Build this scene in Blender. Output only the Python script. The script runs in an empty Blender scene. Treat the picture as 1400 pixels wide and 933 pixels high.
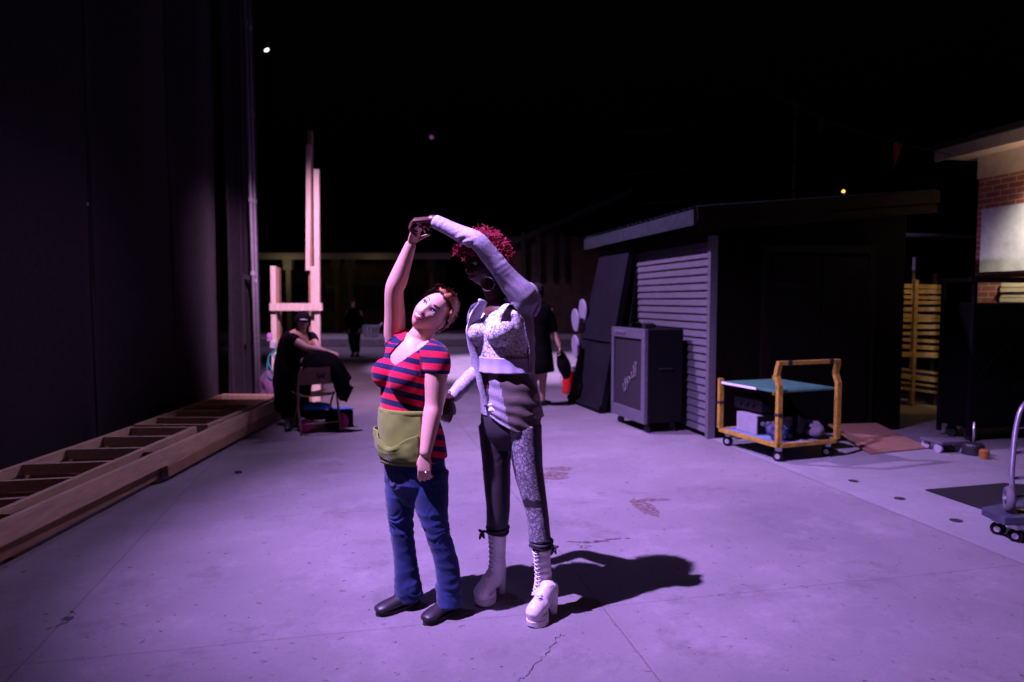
import bpy, bmesh, math, random
from mathutils import Vector, Matrix, noise
random.seed(7)
V = Vector
sc = bpy.context.scene
COL = sc.collection
R = math.radians

# ------------------------------------------------------------------ camera
F = 933.0                      # focal length in photo pixels (1400 wide) -> 24 mm
PITCH = math.atan(56.0 / F)
CAMZ = 1.6
cp, sp = math.cos(PITCH), math.sin(PITCH)

def ray(px, py):
    dx = (px - 700.0) / F
    dy = (py - 466.5) / F
    return V((dx, cp - dy * sp, -sp - dy * cp))

def P(px, py, Y):              # world point on the plane y = Y seen there
    r = ray(px, py)
    return V((0, 0, CAMZ)) + r * (Y / r.y)

def G(px, py, z=0.0):          # world point at height z seen there
    r = ray(px, py)
    return V((0, 0, CAMZ)) + r * ((z - CAMZ) / r.z)

cam = bpy.data.cameras.new('camera')
camo = bpy.data.objects.new('camera', cam)
COL.objects.link(camo)
camo.location = (0, 0, CAMZ)
camo.rotation_euler = (math.pi / 2 - PITCH, 0, 0)
cam.sensor_width = 36.0
cam.lens = 24.0
cam.clip_start = 0.05
cam.clip_end = 800
cam.dof.use_dof = True
cam.dof.focus_distance = 3.5
cam.dof.aperture_fstop = 1.6
sc.camera = camo

# ------------------------------------------------------------------ material helpers
def mat(name, col, rough=0.7, metal=0.0, spec=0.3, noise_amt=0.0, noise_scale=8.0, bump=0.0, bump_scale=60.0,
        sheen=0.0, sss=0.0, col2=None, stretch=None):
    m = bpy.data.materials.new(name)
    m.use_nodes = True
    nt = m.node_tree
    b = nt.nodes['Principled BSDF']
    b.inputs['Base Color'].default_value = (*col, 1)
    b.inputs['Roughness'].default_value = rough
    b.inputs['Metallic'].default_value = metal
    b.inputs['Specular IOR Level'].default_value = spec
    if sheen:
        b.inputs['Sheen Weight'].default_value = sheen
    if sss:
        b.inputs['Subsurface Weight'].default_value = sss
        b.inputs['Subsurface Radius'].default_value = (1.0, 0.3, 0.15)
        b.inputs['Subsurface Scale'].default_value = 0.012
    tc = nt.nodes.new('ShaderNodeTexCoord')
    src = tc.outputs['Object']
    if stretch:
        mp = nt.nodes.new('ShaderNodeMapping')
        mp.inputs['Scale'].default_value = stretch
        nt.links.new(src, mp.inputs['Vector'])
        src = mp.outputs['Vector']
    if noise_amt or col2:
        n = nt.nodes.new('ShaderNodeTexNoise')
        n.inputs['Scale'].default_value = noise_scale
        n.inputs['Detail'].default_value = 6
        n.inputs['Roughness'].default_value = 0.65
        nt.links.new(src, n.inputs['Vector'])
        mx = nt.nodes.new('ShaderNodeMix')
        mx.data_type = 'RGBA'
        c2 = col2 if col2 else tuple(c * (1 - noise_amt) for c in col)
        mx.inputs['A'].default_value = (*c2, 1)
        mx.inputs['B'].default_value = (*col, 1)
        cr = nt.nodes.new('ShaderNodeMapRange')
        cr.inputs['From Min'].default_value = 0.35
        cr.inputs['From Max'].default_value = 0.65
        nt.links.new(n.outputs['Fac'], cr.inputs['Value'])
        nt.links.new(cr.outputs['Result'], mx.inputs['Factor'])
        nt.links.new(mx.outputs['Result'], b.inputs['Base Color'])
    if bump:
        n2 = nt.nodes.new('ShaderNodeTexNoise')
        n2.inputs['Scale'].default_value = bump_scale
        n2.inputs['Detail'].default_value = 5
        nt.links.new(src, n2.inputs['Vector'])
        bp = nt.nodes.new('ShaderNodeBump')
        bp.inputs['Strength'].default_value = bump
        bp.inputs['Distance'].default_value = 0.01
        nt.links.new(n2.outputs['Fac'], bp.inputs['Height'])
        nt.links.new(bp.outputs['Normal'], b.inputs['Normal'])
    return m

def emit(name, col, strength):
    m = bpy.data.materials.new(name)
    m.use_nodes = True
    b = m.node_tree.nodes['Principled BSDF']
    b.inputs['Base Color'].default_value = (*col, 1)
    b.inputs['Emission Color'].default_value = (*col, 1)
    b.inputs['Emission Strength'].default_value = strength
    return m

# ------------------------------------------------------------------ object helpers
def link(name, me, m, parent=None, base=None):
    o = bpy.data.objects.new(name, me)
    COL.objects.link(o)
    if m is not None:
        for k in (m if isinstance(m, (list, tuple)) else [m]):
            me.materials.append(k)
    if parent is not None:
        o.parent = parent
    return o

def world_of(o):
    p = V(o.location)
    q = o.parent
    while q is not None:
        p += V(q.location)
        q = q.parent
    return p

def smooth_me(me, on=True):
    if on:
        me.polygons.foreach_set('use_smooth', [True] * len(me.polygons))

def obj(name, bm, m, parent=None, loc=None, smooth=False, split=None):
    """bm holds WORLD coordinates; the object sits at loc (top-level) or at its parent's place."""
    org = V(loc) if loc is not None else V((0, 0, 0))
    if parent is not None:
        org = world_of(parent)
    bmesh.ops.translate(bm, verts=bm.verts, vec=-org)
    me = bpy.data.meshes.new(name)
    bmesh.ops.recalc_face_normals(bm, faces=bm.faces)
    bm.to_mesh(me)
    bm.free()
    smooth_me(me, smooth)
    o = link(name, me, m, parent)
    if parent is None:
        o.location = org
    if split:
        md = o.modifiers.new('bevel', 'BEVEL')
        md.width = split
        md.segments = 2
        md.limit_method = 'ANGLE'
    return o

def tag(o, label=None, cat=None, group=None, kind=None):
    if label: o['label'] = label
    if cat: o['category'] = cat
    if group: o['group'] = group
    if kind: o['kind'] = kind
    return o

def thing(name, loc, label, cat, group=None):
    o = bpy.data.objects.new(name, None)
    COL.objects.link(o)
    o.empty_display_size = 0.1
    o.location = loc
    return tag(o, label, cat, group)

def NB():
    return bmesh.new()

def box(bm, c, size, rz=0.0, M=None, mi=0):
    """box centred at c"""
    r = bmesh.ops.create_cube(bm, size=1.0)
    vs = r['verts']
    mt = Matrix.Translation(V(c)) @ (M if M is not None else Matrix.Rotation(rz, 4, 'Z')) @ Matrix.Diagonal((*size, 1))
    bmesh.ops.transform(bm, matrix=mt, verts=vs)
    for f in {f for v in vs for f in v.link_faces}:
        f.material_index = mi
    return vs

def beam(bm, a, b, w, h, up=V((0, 0, 1)), mi=0):
    """rectangular bar from a to b, w across, h along up"""
    a, b = V(a), V(b)
    d = b - a
    L = d.length
    d.normalize()
    s = d.cross(up)
    if s.length < 1e-4:
        s = V((1, 0, 0))
    s.normalize()
    u = s.cross(d)
    M = Matrix((( s.x, d.x, u.x, 0), (s.y, d.y, u.y, 0), (s.z, d.z, u.z, 0), (0, 0, 0, 1)))
    return box(bm, (a + b) / 2, (w, L, h), M=M, mi=mi)

def prism(bm, pts, z0, z1, mi=0):
    bot = [bm.verts.new((p[0], p[1], z0)) for p in pts]
    top = [bm.verts.new((p[0], p[1], z1)) for p in pts]
    n = len(pts)
    fs = [bm.faces.new(bot[::-1]), bm.faces.new(top)]
    for i in range(n):
        fs.append(bm.faces.new((bot[i], bot[(i + 1) % n], top[(i + 1) % n], top[i])))
    for f in fs:
        f.material_index = mi
    return bot + top

def cat(pts, sub):
    """Catmull-Rom through tuples of equal length"""
    if sub <= 1 or len(pts) < 3:
        return [tuple(p) for p in pts]
    out = []
    n = len(pts)
    for i in range(n - 1):
        p0 = pts[max(i - 1, 0)]; p1 = pts[i]; p2 = pts[i + 1]; p3 = pts[min(i + 2, n - 1)]
        for k in range(sub):
            t = k / sub
            out.append(tuple(0.5 * ((2 * b) + (-a + c) * t + (2 * a - 5 * b + 4 * c - d) * t * t + (-a + 3 * b - 3 * c + d) * t ** 3)
                             for a, b, c, d in zip(p0, p1, p2, p3)))
    out.append(tuple(pts[-1]))
    return out

def loft(bm, pts, rad, side=None, seg=14, sub=4, cap=1.0, mi=0, closed=False):
    """closed tube through pts; rad = float or (a along side, b)"""
    rows = []
    for p, r in zip(pts, rad):
        a, b = (r if isinstance(r, (tuple, list)) else (r, r))
        rows.append((p[0], p[1], p[2], a, b))
    rows = cat(rows, sub)
    n = len(rows)
    cs = [V(r[:3]) for r in rows]
    rings = []
    ref = V(side) if side is not None else None
    prev = None
    for i in range(n):
        t = cs[min(i + 1, n - 1)] - cs[max(i - 1, 0)]
        if t.length < 1e-9:
            t = V((0, 0, 1))
        t.normalize()
        if ref is not None:
            a = ref - t * ref.dot(t)
        elif prev is not None:
            a = prev - t * prev.dot(t)
        else:
            q = V((1, 0, 0)) if abs(t.x) < 0.8 else V((0, 1, 0))
            a = q - t * q.dot(t)
        a.normalize()
        prev = a
        b = t.cross(a)
        rings.append((cs[i], a, b, max(rows[i][3], 1e-4), max(rows[i][4], 1e-4), t))
    if cap > 0:
        def dome(rg, sgn):
            c, a, b, ra, rb, t = rg
            rr = min(ra, rb) * cap
            return [(c + t * sgn * rr * math.sin(q), a, b, ra * math.cos(q), rb * math.cos(q), t) for q in (R(35), R(65))], c + t * sgn * rr
        d0, tip0 = dome(rings[0], -1)
        d1, tip1 = dome(rings[-1], 1)
        rings = d0[::-1] + rings + d1
    else:
        tip0, tip1 = rings[0][0], rings[-1][0]
    vr = []
    for c, a, b, ra, rb, t in rings:
        vr.append([bm.verts.new(c + a * (ra * math.cos(2 * math.pi * k / seg)) + b * (rb * math.sin(2 * math.pi * k / seg))) for k in range(seg)])
    fs = []
    for i in range(len(vr) - 1):
        for k in range(seg):
            fs.append(bm.faces.new((vr[i][k], vr[i][(k + 1) % seg], vr[i + 1][(k + 1) % seg], vr[i + 1][k])))
    t0 = bm.verts.new(tip0); t1 = bm.verts.new(tip1)
    for k in range(seg):
        fs.append(bm.faces.new((t0, vr[0][(k + 1) % seg], vr[0][k])))
        fs.append(bm.faces.new((t1, vr[-1][k], vr[-1][(k + 1) % seg])))
    for f in fs:
        f.material_index = mi
    return vr

def tube(bm, pts, r, seg=8, sub=1, cap=0.0, mi=0):
    return loft(bm, [V(p) for p in pts], [r] * len(pts), seg=seg, sub=sub, cap=cap, mi=mi)

def ball(bm, c, r, M=None, u=16, v=10, mi=0):
    res = bmesh.ops.create_uvsphere(bm, u_segments=u, v_segments=v, radius=1.0)
    rr = r if isinstance(r, (tuple, list)) else (r, r, r)
    mt = Matrix.Translation(V(c)) @ (M if M is not None else Matrix.Identity(4)) @ Matrix.Diagonal((*rr, 1))
    bmesh.ops.transform(bm, matrix=mt, verts=res['verts'])
    for f in {f for q in res['verts'] for f in q.link_faces}:
        f.material_index = mi
    return res['verts']

def disc(bm, c, axis, r, th, seg=20, mi=0):
    axis = V(axis).normalized()
    loft(bm, [V(c) - axis * th / 2, V(c) + axis * th / 2], [r, r], seg=seg, sub=1, cap=0, mi=mi)

def remesh(bm, voxel, smooth=4, fac=0.5):
    """union of closed shapes -> one continuous skin"""
    bmesh.ops.recalc_face_normals(bm, faces=bm.faces)
    me = bpy.data.meshes.new('tmp')
    bm.to_mesh(me)
    bm.free()
    o = bpy.data.objects.new('tmp', me)
    COL.objects.link(o)
    m = o.modifiers.new('r', 'REMESH')
    m.mode = 'VOXEL'
    m.voxel_size = voxel
    m.adaptivity = 0.0
    if smooth:
        s = o.modifiers.new('s', 'SMOOTH')
        s.iterations = smooth
        s.factor = fac
    dg = bpy.context.evaluated_depsgraph_get()
    dg.update()
    ev = o.evaluated_get(dg)
    out = bpy.data.meshes.new_from_object(ev)
    bpy.data.objects.remove(o)
    bpy.data.meshes.remove(me)
    nb = bmesh.new()
    nb.from_mesh(out)
    bpy.data.meshes.remove(out)
    return nb

def wrinkle(bm, fn):
    """move every vertex along its normal by fn(co)"""
    bm.normal_update()
    mv = [(v, v.normal * fn(v.co)) for v in bm.verts]
    for v, d in mv:
        v.co += d

def nz(p, s, off=(0, 0, 0)):
    return noise.noise(V((p.x * s + off[0], p.y * s + off[1], p.z * s + off[2])))

def copy_tree(o, parent=None):
    c = o.copy()
    COL.objects.link(c)
    if parent is not None:
        c.parent = parent
    for ch in list(o.children):
        copy_tree(ch, c)
    return c

def frame(f, up):
    """matrix with +Y = facing f, +Z close to up, +X = the person's right"""
    f = V(f).normalized()
    up = V(up)
    z = (up - f * up.dot(f)).normalized()
    x = f.cross(z).normalized()
    return Matrix(((x.x, f.x, z.x, 0), (x.y, f.y, z.y, 0), (x.z, f.z, z.z, 0), (0, 0, 0, 1)))
# ------------------------------------------------------------------ figure helpers
def gauss(x, s):
    return math.exp(-(x / s) ** 2)

JAW = 0.34
NOSE = 1.0
def head_point(dx, dy, dz, smile=0.0):
    """unit direction (x right, y forward, z up) -> head surface, head centre between the ears at eye height"""
    x, y, z = dx * 0.0765, dy * 0.098, dz * 0.113
    if dz < 0:
        k = min(1.0, -dz)
        x *= 1 - JAW * k ** 1.8
        if dy < 0:
            y *= 1 - 0.45 * k
    if dz > 0 and dy < 0:
        y *= 1.05
    if dy > 0:
        # a flatter face plane
        y = y * (1 - 0.10 * (1 - abs(dz)))
        fw = dy ** 0.5
        y += fw * 0.010 * gauss(dz + 0.80, 0.22) * gauss(x, 0.030)          # chin
        y += fw * 0.004 * gauss(z - 0.030, 0.012) * gauss(abs(x) - 0.025, 0.022)   # brow
        y -= fw * 0.011 * gauss(z - 0.006, 0.013) * gauss(abs(x) - 0.032, 0.016)   # sockets
        # nose: bridge to tip
        t = max(0.0, min(1.0, (0.018 - z) / 0.055))
        if z < 0.025:
            h = 0.006 + 0.019 * t if t < 1 else 0.025 * gauss(z + 0.037, 0.009)
            y += fw * NOSE * h * gauss(x, 0.0085 + 0.006 * t)
        y += fw * 0.004 * gauss(z + 0.036, 0.008) * gauss(abs(x) - 0.014, 0.007)   # wings
        y += fw * 0.005 * gauss(z + 0.030, 0.020) * gauss(abs(x) - 0.040, 0.018) * (1 + smile)  # cheeks
        y += fw * 0.006 * gauss(z + 0.062, 0.012) * gauss(x, 0.024)          # mouth mound
        y -= fw * 0.004 * gauss(z + 0.080, 0.006) * gauss(x, 0.02)           # under the lip
    return V((x, y, z))

def add_head(bm, M, s=1.0, smile=0.0, ears=True):
    nu, nv = 40, 30
    rows = []
    for j in range(1, nv):
        th = math.pi * j / nv
        row = []
        for i in range(nu):
            ph = 2 * math.pi * i / nu
            p = head_point(math.sin(th) * math.cos(ph), math.sin(th) * math.sin(ph), math.cos(th), smile) * s
            row.append(bm.verts.new(M @ p))
        rows.append(row)
    top = bm.verts.new(M @ (head_point(0, 0, 1) * s))
    bot = bm.verts.new(M @ (head_point(0, 0, -1) * s))
    for j in range(len(rows) - 1):
        for i in range(nu):
            bm.faces.new((rows[j][i], rows[j + 1][i], rows[j + 1][(i + 1) % nu], rows[j][(i + 1) % nu]))
    for i in range(nu):
        bm.faces.new((top, rows[0][i], rows[0][(i + 1) % nu]))
        bm.faces.new((bot, rows[-1][(i + 1) % nu], rows[-1][i]))
    if ears:
        for q in (-1, 1):
            c = M @ (V((q * 0.077, -0.012, -0.008)) * s)
            ball(bm, c, (0.010 * s, 0.018 * s, 0.031 * s), M=M.to_3x3().to_4x4() @ Matrix.Rotation(q * 0.35, 4, 'Z'))

def face_pt(M, x, z, s=1.0, out=0.0, smile=0.0):
    """a point on the face at local x, z (metres), pushed out"""
    dz = max(-0.98, min(0.98, z / 0.113))
    k = 1.0
    if dz < 0:
        k = 1 - JAW * (-dz) ** 1.8
    dx = max(-0.95, min(0.95, x / (0.0765 * k)))
    d2 = max(0.02, 1 - dz * dz - dx * dx)
    p = head_point(dx, math.sqrt(d2), dz, smile)
    return M @ (V((p.x, p.y + out, p.z)) * s)

def add_hand(bm, w, d, n, side, L=0.17, curls=((10, 15, 10),) * 4, thumb=(35, 15), spread=1.0, tr=1.0):
    """w wrist, d towards the fingers, n where the palm looks, side = towards the thumb"""
    w, d, n = V(w), V(d).normalized(), V(n)
    n = (n - d * n.dot(d)).normalized()
    s = V(side)
    s = (s - d * s.dot(d) - n * s.dot(n)).normalized()
    k = L / 0.185
    # palm
    loft(bm, [w - d * 0.035 * k, w, w + d * 0.035 * k, w + d * 0.070 * k, w + d * 0.094 * k],
         [(0.026 * k * tr, 0.021 * k * tr), (0.027 * k * tr, 0.019 * k * tr), (0.036 * k, 0.017 * k), (0.041 * k, 0.014 * k), (0.039 * k, 0.011 * k)], side=s, seg=16, cap=0.8)
    offs = (0.029, 0.0095, -0.0100, -0.0285)
    lens = ((0.046, 0.027, 0.021), (0.050, 0.031, 0.022), (0.046, 0.029, 0.021), (0.036, 0.021, 0.019))
    rads = (0.0092, 0.0095, 0.0090, 0.0080)
    for i in range(4):
        ln = lens[i]
        cu = curls[i] if i < len(curls) else curls[-1]
        p = w + d * (0.080 * k) + s * (offs[i] * k)
        pts = [p, p + d * 0.014 * k]
        dirv = (d + s * (offs[i] * 3.0 * spread)).normalized()
        ax = dirv.cross(n).normalized()
        cur = pts[-1]
        for q in range(3):
            dirv = Matrix.Rotation(R(cu[q]), 3, ax) @ dirv
            cur = cur + dirv * ln[q] * k
            pts.append(cur)
        r = rads[i] * k
        loft(bm, pts, [r * 1.05, r * 1.05, r, r * 0.92, r * 0.78], seg=10, sub=3, cap=0.9)
    # thumb leaves the side near the palm's base
    a, b = thumb
    p = w + d * (0.022 * k) + s * (0.020 * k)
    dirv = (d * math.cos(R(a)) + s * math.sin(R(a)) + n * 0.25).normalized()
    pts = [p]
    ax = dirv.cross(n - s * 0.7).normalized()
    cur = p
    for ln, bend in ((0.044, 0), (0.032, b), (0.026, b)):
        dirv = Matrix.Rotation(R(bend), 3, ax) @ dirv
        cur = cur + dirv * ln * k
        pts.append(cur)
    loft(bm, pts, [0.014 * k, 0.0115 * k, 0.0100 * k, 0.0080 * k], seg=10, sub=3, cap=0.9)

def curl(bm, p0, n, t, length, r, turns, amp, seg=6):
    """one lock of hair: leaves p0 along n, winding about"""
    n = V(n).normalized()
    t = V(t)
    t = (t - n * t.dot(n)).normalized()
    b = n.cross(t)
    pts, rad = [], []
    N = 7
    for i in range(N):
        u = i / (N - 1)
        a = turns * 2 * math.pi * u
        pts.append(V(p0) + n * length * u + (t * math.cos(a) + b * math.sin(a)) * amp * min(1, 3 * u))
        rad.append(r * (1 - 0.5 * u))
    loft(bm, pts, rad, seg=seg, sub=2, cap=0.6)

def add_eyes(person, M, s, white, iris, lash, brow_m, shade=None, smile=0.0, look=(0, 0), lidz=0.0):
    for q in (-1, 1):
        bm = NB()
        c = face_pt(M, q * 0.032, 0.006, s, -0.0045)
        ball(bm, c, (0.0165 * s, 0.0115 * s, 0.0120 * s), M=M.to_3x3().to_4x4(), mi=0)
        ic = c + (M.to_3x3() @ V((look[0] * 0.006, 0.0082, look[1] * 0.006))) * s
        ball(bm, ic, (0.0068 * s, 0.0042 * s, 0.0068 * s), M=M.to_3x3().to_4x4(), mi=1)
        pts = [face_pt(M, q * 0.032 + dx, 0.0155 + dz, s, 0.0045) for dx, dz in ((-0.017, -0.010), (-0.010, -0.001), (0, 0.002), (0.010, -0.001), (0.018, -0.008))]
        loft(bm, pts, [0.0012 * s, 0.0018 * s, 0.0022 * s, 0.0021 * s, 0.0014 * s], seg=6, sub=2, cap=0.5, mi=2)
        if shade is not None:
            pts = [face_pt(M, q * 0.032 + dx, 0.0205 + dz, s, 0.0020) for dx, dz in ((-0.014, -0.006), (0, 0.001), (0.017, -0.003))]
            loft(bm, pts, [0.002 * s, 0.0034 * s, 0.002 * s], seg=8, sub=3, cap=0.5, mi=3)
        obj('eye', bm, [white, iris, lash] + ([shade] if shade else []), person, smooth=True)
        bm = NB()
        pts = [face_pt(M, q * (0.032 + dx), 0.034 + dz, s, 0.0012) for dx, dz in ((-0.017, -0.003), (-0.004, 0.003), (0.010, 0.004), (0.022, -0.003))]
        loft(bm, pts, [0.0016 * s, 0.0024 * s, 0.0020 * s, 0.0010 * s], seg=6, sub=3, cap=0.5)
        obj('eyebrow', bm, brow_m, person, smooth=True)

def add_mouth(person, M, s, lip_m, teeth_m=None, w=0.026, open_=0.006, lift=0.006):
    bm = NB()
    zc = -0.062
    for sg, th in ((1, 0.0036), (-1, 0.0046)):
        pts, rad = [], []
        for i in range(9):
            u = -1 + 2 * i / 8
            z = zc + lift * u * u + sg * open_ * (1 - u * u)
            pts.append(face_pt(M, u * w, z, s, 0.0022))
            rad.append(s * (0.0012 + th * (1 - u * u) ** 0.6))
        loft(bm, pts, rad, seg=8, sub=2, cap=0.5)
    obj('lips', bm, lip_m, person, smooth=True)
    if teeth_m is not None:
        bm = NB()
        pts = [face_pt(M, u * w * 0.78, zc + lift * u * u * 0.6 + open_ * 0.25, s, 0.0005) for u in (-1, -0.5, 0, 0.5, 1)]
        loft(bm, pts, [0.003 * s] + [(open_ * 0.85) * s] * 3 + [0.003 * s], seg=8, sub=2, cap=0.5)
        obj('teeth', bm, teeth_m, person, smooth=True)
# ------------------------------------------------------------------ slab grid (everything on the yard follows it)
UD = V((0.977, 0.212, 0)); VD = V((-0.212, 0.977, 0))
GRID = math.atan2(0.212, 0.977)
def UV(u, v, z=0.0):
    return UD * u + VD * v + V((0, 0, z))

def concrete(name, base, dark, joints_v=True, u_off=0.0, stain=True, seed=0.0, joint_u=2.69):
    m = bpy.data.materials.new(name)
    m.use_nodes = True
    nt = m.node_tree
    N, L = nt.nodes, nt.links
    b = N['Principled BSDF']
    b.inputs['Roughness'].default_value = 0.78
    b.inputs['Specular IOR Level'].default_value = 0.25
    tc = N.new('ShaderNodeTexCoord')
    mp = N.new('ShaderNodeMapping')
    mp.vector_type = 'TEXTURE'
    mp.inputs['Rotation'].default_value = (0, 0, GRID)
    L.new(tc.outputs['Object'], mp.inputs['Vector'])
    vec = mp.outputs['Vector']
    sep = N.new('ShaderNodeSeparateXYZ')
    L.new(vec, sep.inputs['Vector'])
    def math_(op, a, bb=None):
        n = N.new('ShaderNodeMath'); n.operation = op
        for i, q in enumerate((a, bb)):
            if q is None: continue
            if isinstance(q, (int, float)): n.inputs[i].default_value = q
            else: L.new(q, n.inputs[i])
        return n.outputs[0]
    def noise_(scale, detail=5, rough=0.6, off=0.0):
        n = N.new('ShaderNodeTexNoise')
        n.inputs['Scale'].default_value = scale
        n.inputs['Detail'].default_value = detail
        n.inputs['Roughness'].default_value = rough
        m2 = N.new('ShaderNodeMapping')
        m2.inputs['Location'].default_value = (off + seed, off * 1.7, 0)
        L.new(vec, m2.inputs['Vector'])
        L.new(m2.outputs['Vector'], n.inputs['Vector'])
        return n.outputs['Fac']
    def rng(v, a, bb, c=0.0, d=1.0):
        n = N.new('ShaderNodeMapRange')
        n.inputs['From Min'].default_value = a; n.inputs['From Max'].default_value = bb
        n.inputs['To Min'].default_value = c; n.inputs['To Max'].default_value = d
        L.new(v, n.inputs['Value'])
        return n.outputs['Result']
    def mixc(f, a, bb):
        n = N.new('ShaderNodeMix'); n.data_type = 'RGBA'
        if isinstance(f, float): n.inputs['Factor'].default_value = f
        else: L.new(f, n.inputs['Factor'])
        for key, q in (('A', a), ('B', bb)):
            if isinstance(q, tuple): n.inputs[key].default_value = (*q, 1)
            else: L.new(q, n.inputs[key])
        return n.outputs['Result']
    big = rng(noise_(0.8, 4, 0.55), 0.3, 0.7)
    mid = rng(noise_(5.0, 6, 0.7, 3.0), 0.32, 0.68)
    fine = rng(noise_(90.0, 3, 0.7, 7.0), 0.25, 0.75)
    c = mixc(big, dark, base)
    c = mixc(math_('MULTIPLY', math_('SUBTRACT', 1.0, mid), 0.5), c, tuple(q * 0.72 for q in base))
    c = mixc(math_('MULTIPLY', math_('SUBTRACT', 1.0, fine), 0.45), c, tuple(q * 0.55 for q in base))
    grit = rng(noise_(30.0, 4, 0.75, 23.0), 0.30, 0.70)
    c = mixc(math_('MULTIPLY', math_('SUBTRACT', 1.0, grit), 0.45), c, tuple(q * 0.55 for q in base))
    # oily blotches and specks
    if stain:
        bl = rng(noise_(2.2, 8, 0.75, 11.0), 0.55, 0.70)
        c = mixc(math_('MULTIPLY', bl, 0.6), c, tuple(q * 0.35 for q in base))
        sp = rng(noise_(19.0, 3, 0.6, 19.0), 0.655, 0.70)
        c = mixc(math_('MULTIPLY', sp, 0.75), c, tuple(q * 0.16 for q in base))
    rs = rng(noise_(13.0, 5, 0.7, 57.0), 0.64, 0.70)
    c = mixc(math_('MULTIPLY', rs, 0.55), c, (0.12, 0.055, 0.055))
    # dusty pale wipes and long scuffs
    pw = rng(noise_(1.7, 6, 0.75, 41.0), 0.52, 0.72)
    c = mixc(math_('MULTIPLY', pw, 0.35), c, tuple(min(1, q * 1.25) for q in base))
    n_s = N.new('ShaderNodeTexNoise'); n_s.inputs['Scale'].default_value = 1.0; n_s.inputs['Detail'].default_value = 5; n_s.inputs['Roughness'].default_value = 0.7
    m_s = N.new('ShaderNodeMapping'); m_s.inputs['Rotation'].default_value = (0, 0, 0.5 + seed); m_s.inputs['Scale'].default_value = (22, 1.3, 1)
    L.new(vec, m_s.inputs['Vector']); L.new(m_s.outputs['Vector'], n_s.inputs['Vector'])
    sc_ = rng(n_s.outputs['Fac'], 0.62, 0.72)
    c = mixc(math_('MULTIPLY', sc_, 0.30), c, tuple(q * 0.45 for q in base))
    # sawn joints
    def joint(coord, period, off, wd):
        wob = math_('MULTIPLY', math_('SUBTRACT', noise_(3.0, 3, 0.6, 5.0), 0.5), 0.02)
        x = math_('ADD', math_('SUBTRACT', coord, off), wob)
        x = math_('PINGPONG', x, period / 2)
        return rng(x, wd * 0.4, wd, 1.0, 0.0)
    ju = joint(sep.outputs['X'], joint_u, 1.2 + u_off, 0.008)
    jv = joint(sep.outputs['Y'], 1.92, 3.3, 0.008)
    j = math_('MAXIMUM', ju, math_('MULTIPLY', jv, 0.75))
    c = mixc(math_('MULTIPLY', j, 0.32), c, (0.06, 0.055, 0.055))
    L.new(c, b.inputs['Base Color'])
    bp = N.new('ShaderNodeBump')
    bp.inputs['Strength'].default_value = 0.35
    bp.inputs['Distance'].default_value = 0.004
    hh = math_('SUBTRACT', math_('ADD', fine, mid), math_('MULTIPLY', j, 3.0))
    L.new(hh, bp.inputs['Height'])
    L.new(bp.outputs['Normal'], b.inputs['Normal'])
    return m

M_CONC = concrete('yard_concrete', (0.25, 0.228, 0.248), (0.125, 0.112, 0.128))
M_WALK = concrete('walk_concrete', (0.27, 0.265, 0.29), (0.19, 0.19, 0.205), stain=False, seed=31.0)

bm = NB()
N_ = 24
S_ = 220.0
bmesh.ops.create_grid(bm, x_segments=N_, y_segments=N_, size=S_)
tag(obj('ground', bm, M_CONC), kind='structure')

bm = NB()
prism(bm, [UV(3.89, -6), UV(9.5, -6), UV(9.5, 8.0), UV(3.89, 8.0)], -0.02, 0.005)
tag(obj('sidewalk', bm, M_WALK), kind='structure')

# the low edge that crosses the far end of the yard
M_KERB = mat('kerb_concrete', (0.33, 0.31, 0.31), 0.8, noise_amt=0.3, noise_scale=5, bump=0.2)
bm = NB()
box(bm, (-4.0, 25.2, 0.135), (24.0, 3.4, 0.27))
tag(obj('raised_kerb', bm, M_KERB, split=0.02), kind='structure')

# spray paint and a crack on the slab
def smear(name, pts, rad, m, label, cat_):
    bm = NB()
    for (px, py, rx, ry, a) in pts:
        c = G(px, py)
        ca, sa = math.cos(a), math.sin(a)
        n = 22
        vs = []
        for i in range(n):
            t = 2 * math.pi * i / n
            k = 1 + 0.45 * noise.noise(V((math.cos(t) * 1.8 + px, math.sin(t) * 1.8, py)))
            x, y = rx * k * math.cos(t), ry * k * math.sin(t)
            vs.append(bm.verts.new((c.x + x * ca - y * sa, c.y + x * sa + y * ca, 0.0015)))
        bm.faces.new(vs)
    return tag(obj(name, bm, m), label, cat_)

def worn_paint(name, col, lo, hi):
    m = mat(name, col, 0.9)
    nt = m.node_tree
    n = nt.nodes.new('ShaderNodeTexNoise'); n.inputs['Scale'].default_value = 22; n.inputs['Detail'].default_value = 6
    n.inputs['Roughness'].default_value = 0.75
    tc = nt.nodes.new('ShaderNodeTexCoord')
    nt.links.new(tc.outputs['Object'], n.inputs['Vector'])
    mr = nt.nodes.new('ShaderNodeMapRange')
    mr.inputs['From Min'].default_value = lo; mr.inputs['From Max'].default_value = hi
    nt.links.new(n.outputs['Fac'], mr.inputs['Value'])
    nt.links.new(mr.outputs['Result'], nt.nodes['Principled BSDF'].inputs['Alpha'])
    return m
M_RUST = worn_paint('rust_stain', (0.13, 0.055, 0.045), 0.36, 0.80)
M_OIL = worn_paint('oil_stain', (0.05, 0.04, 0.045), 0.42, 0.60)
smear('rust_stain', [(882, 694, 0.075, 0.23, 0.25), (893, 684, 0.14, 0.045, 0.1)], 0, M_RUST,
      'long rusty red smear on the concrete right of the taller dancer', 'stain')
smear('rust_stain', [(752, 651, 0.18, 0.15, 0.2), (764, 641, 0.15, 0.08, 0.1)], 0, M_RUST,
      'broad faint rusty blotch on the concrete beside the taller dancer at her thigh', 'stain')
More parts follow.
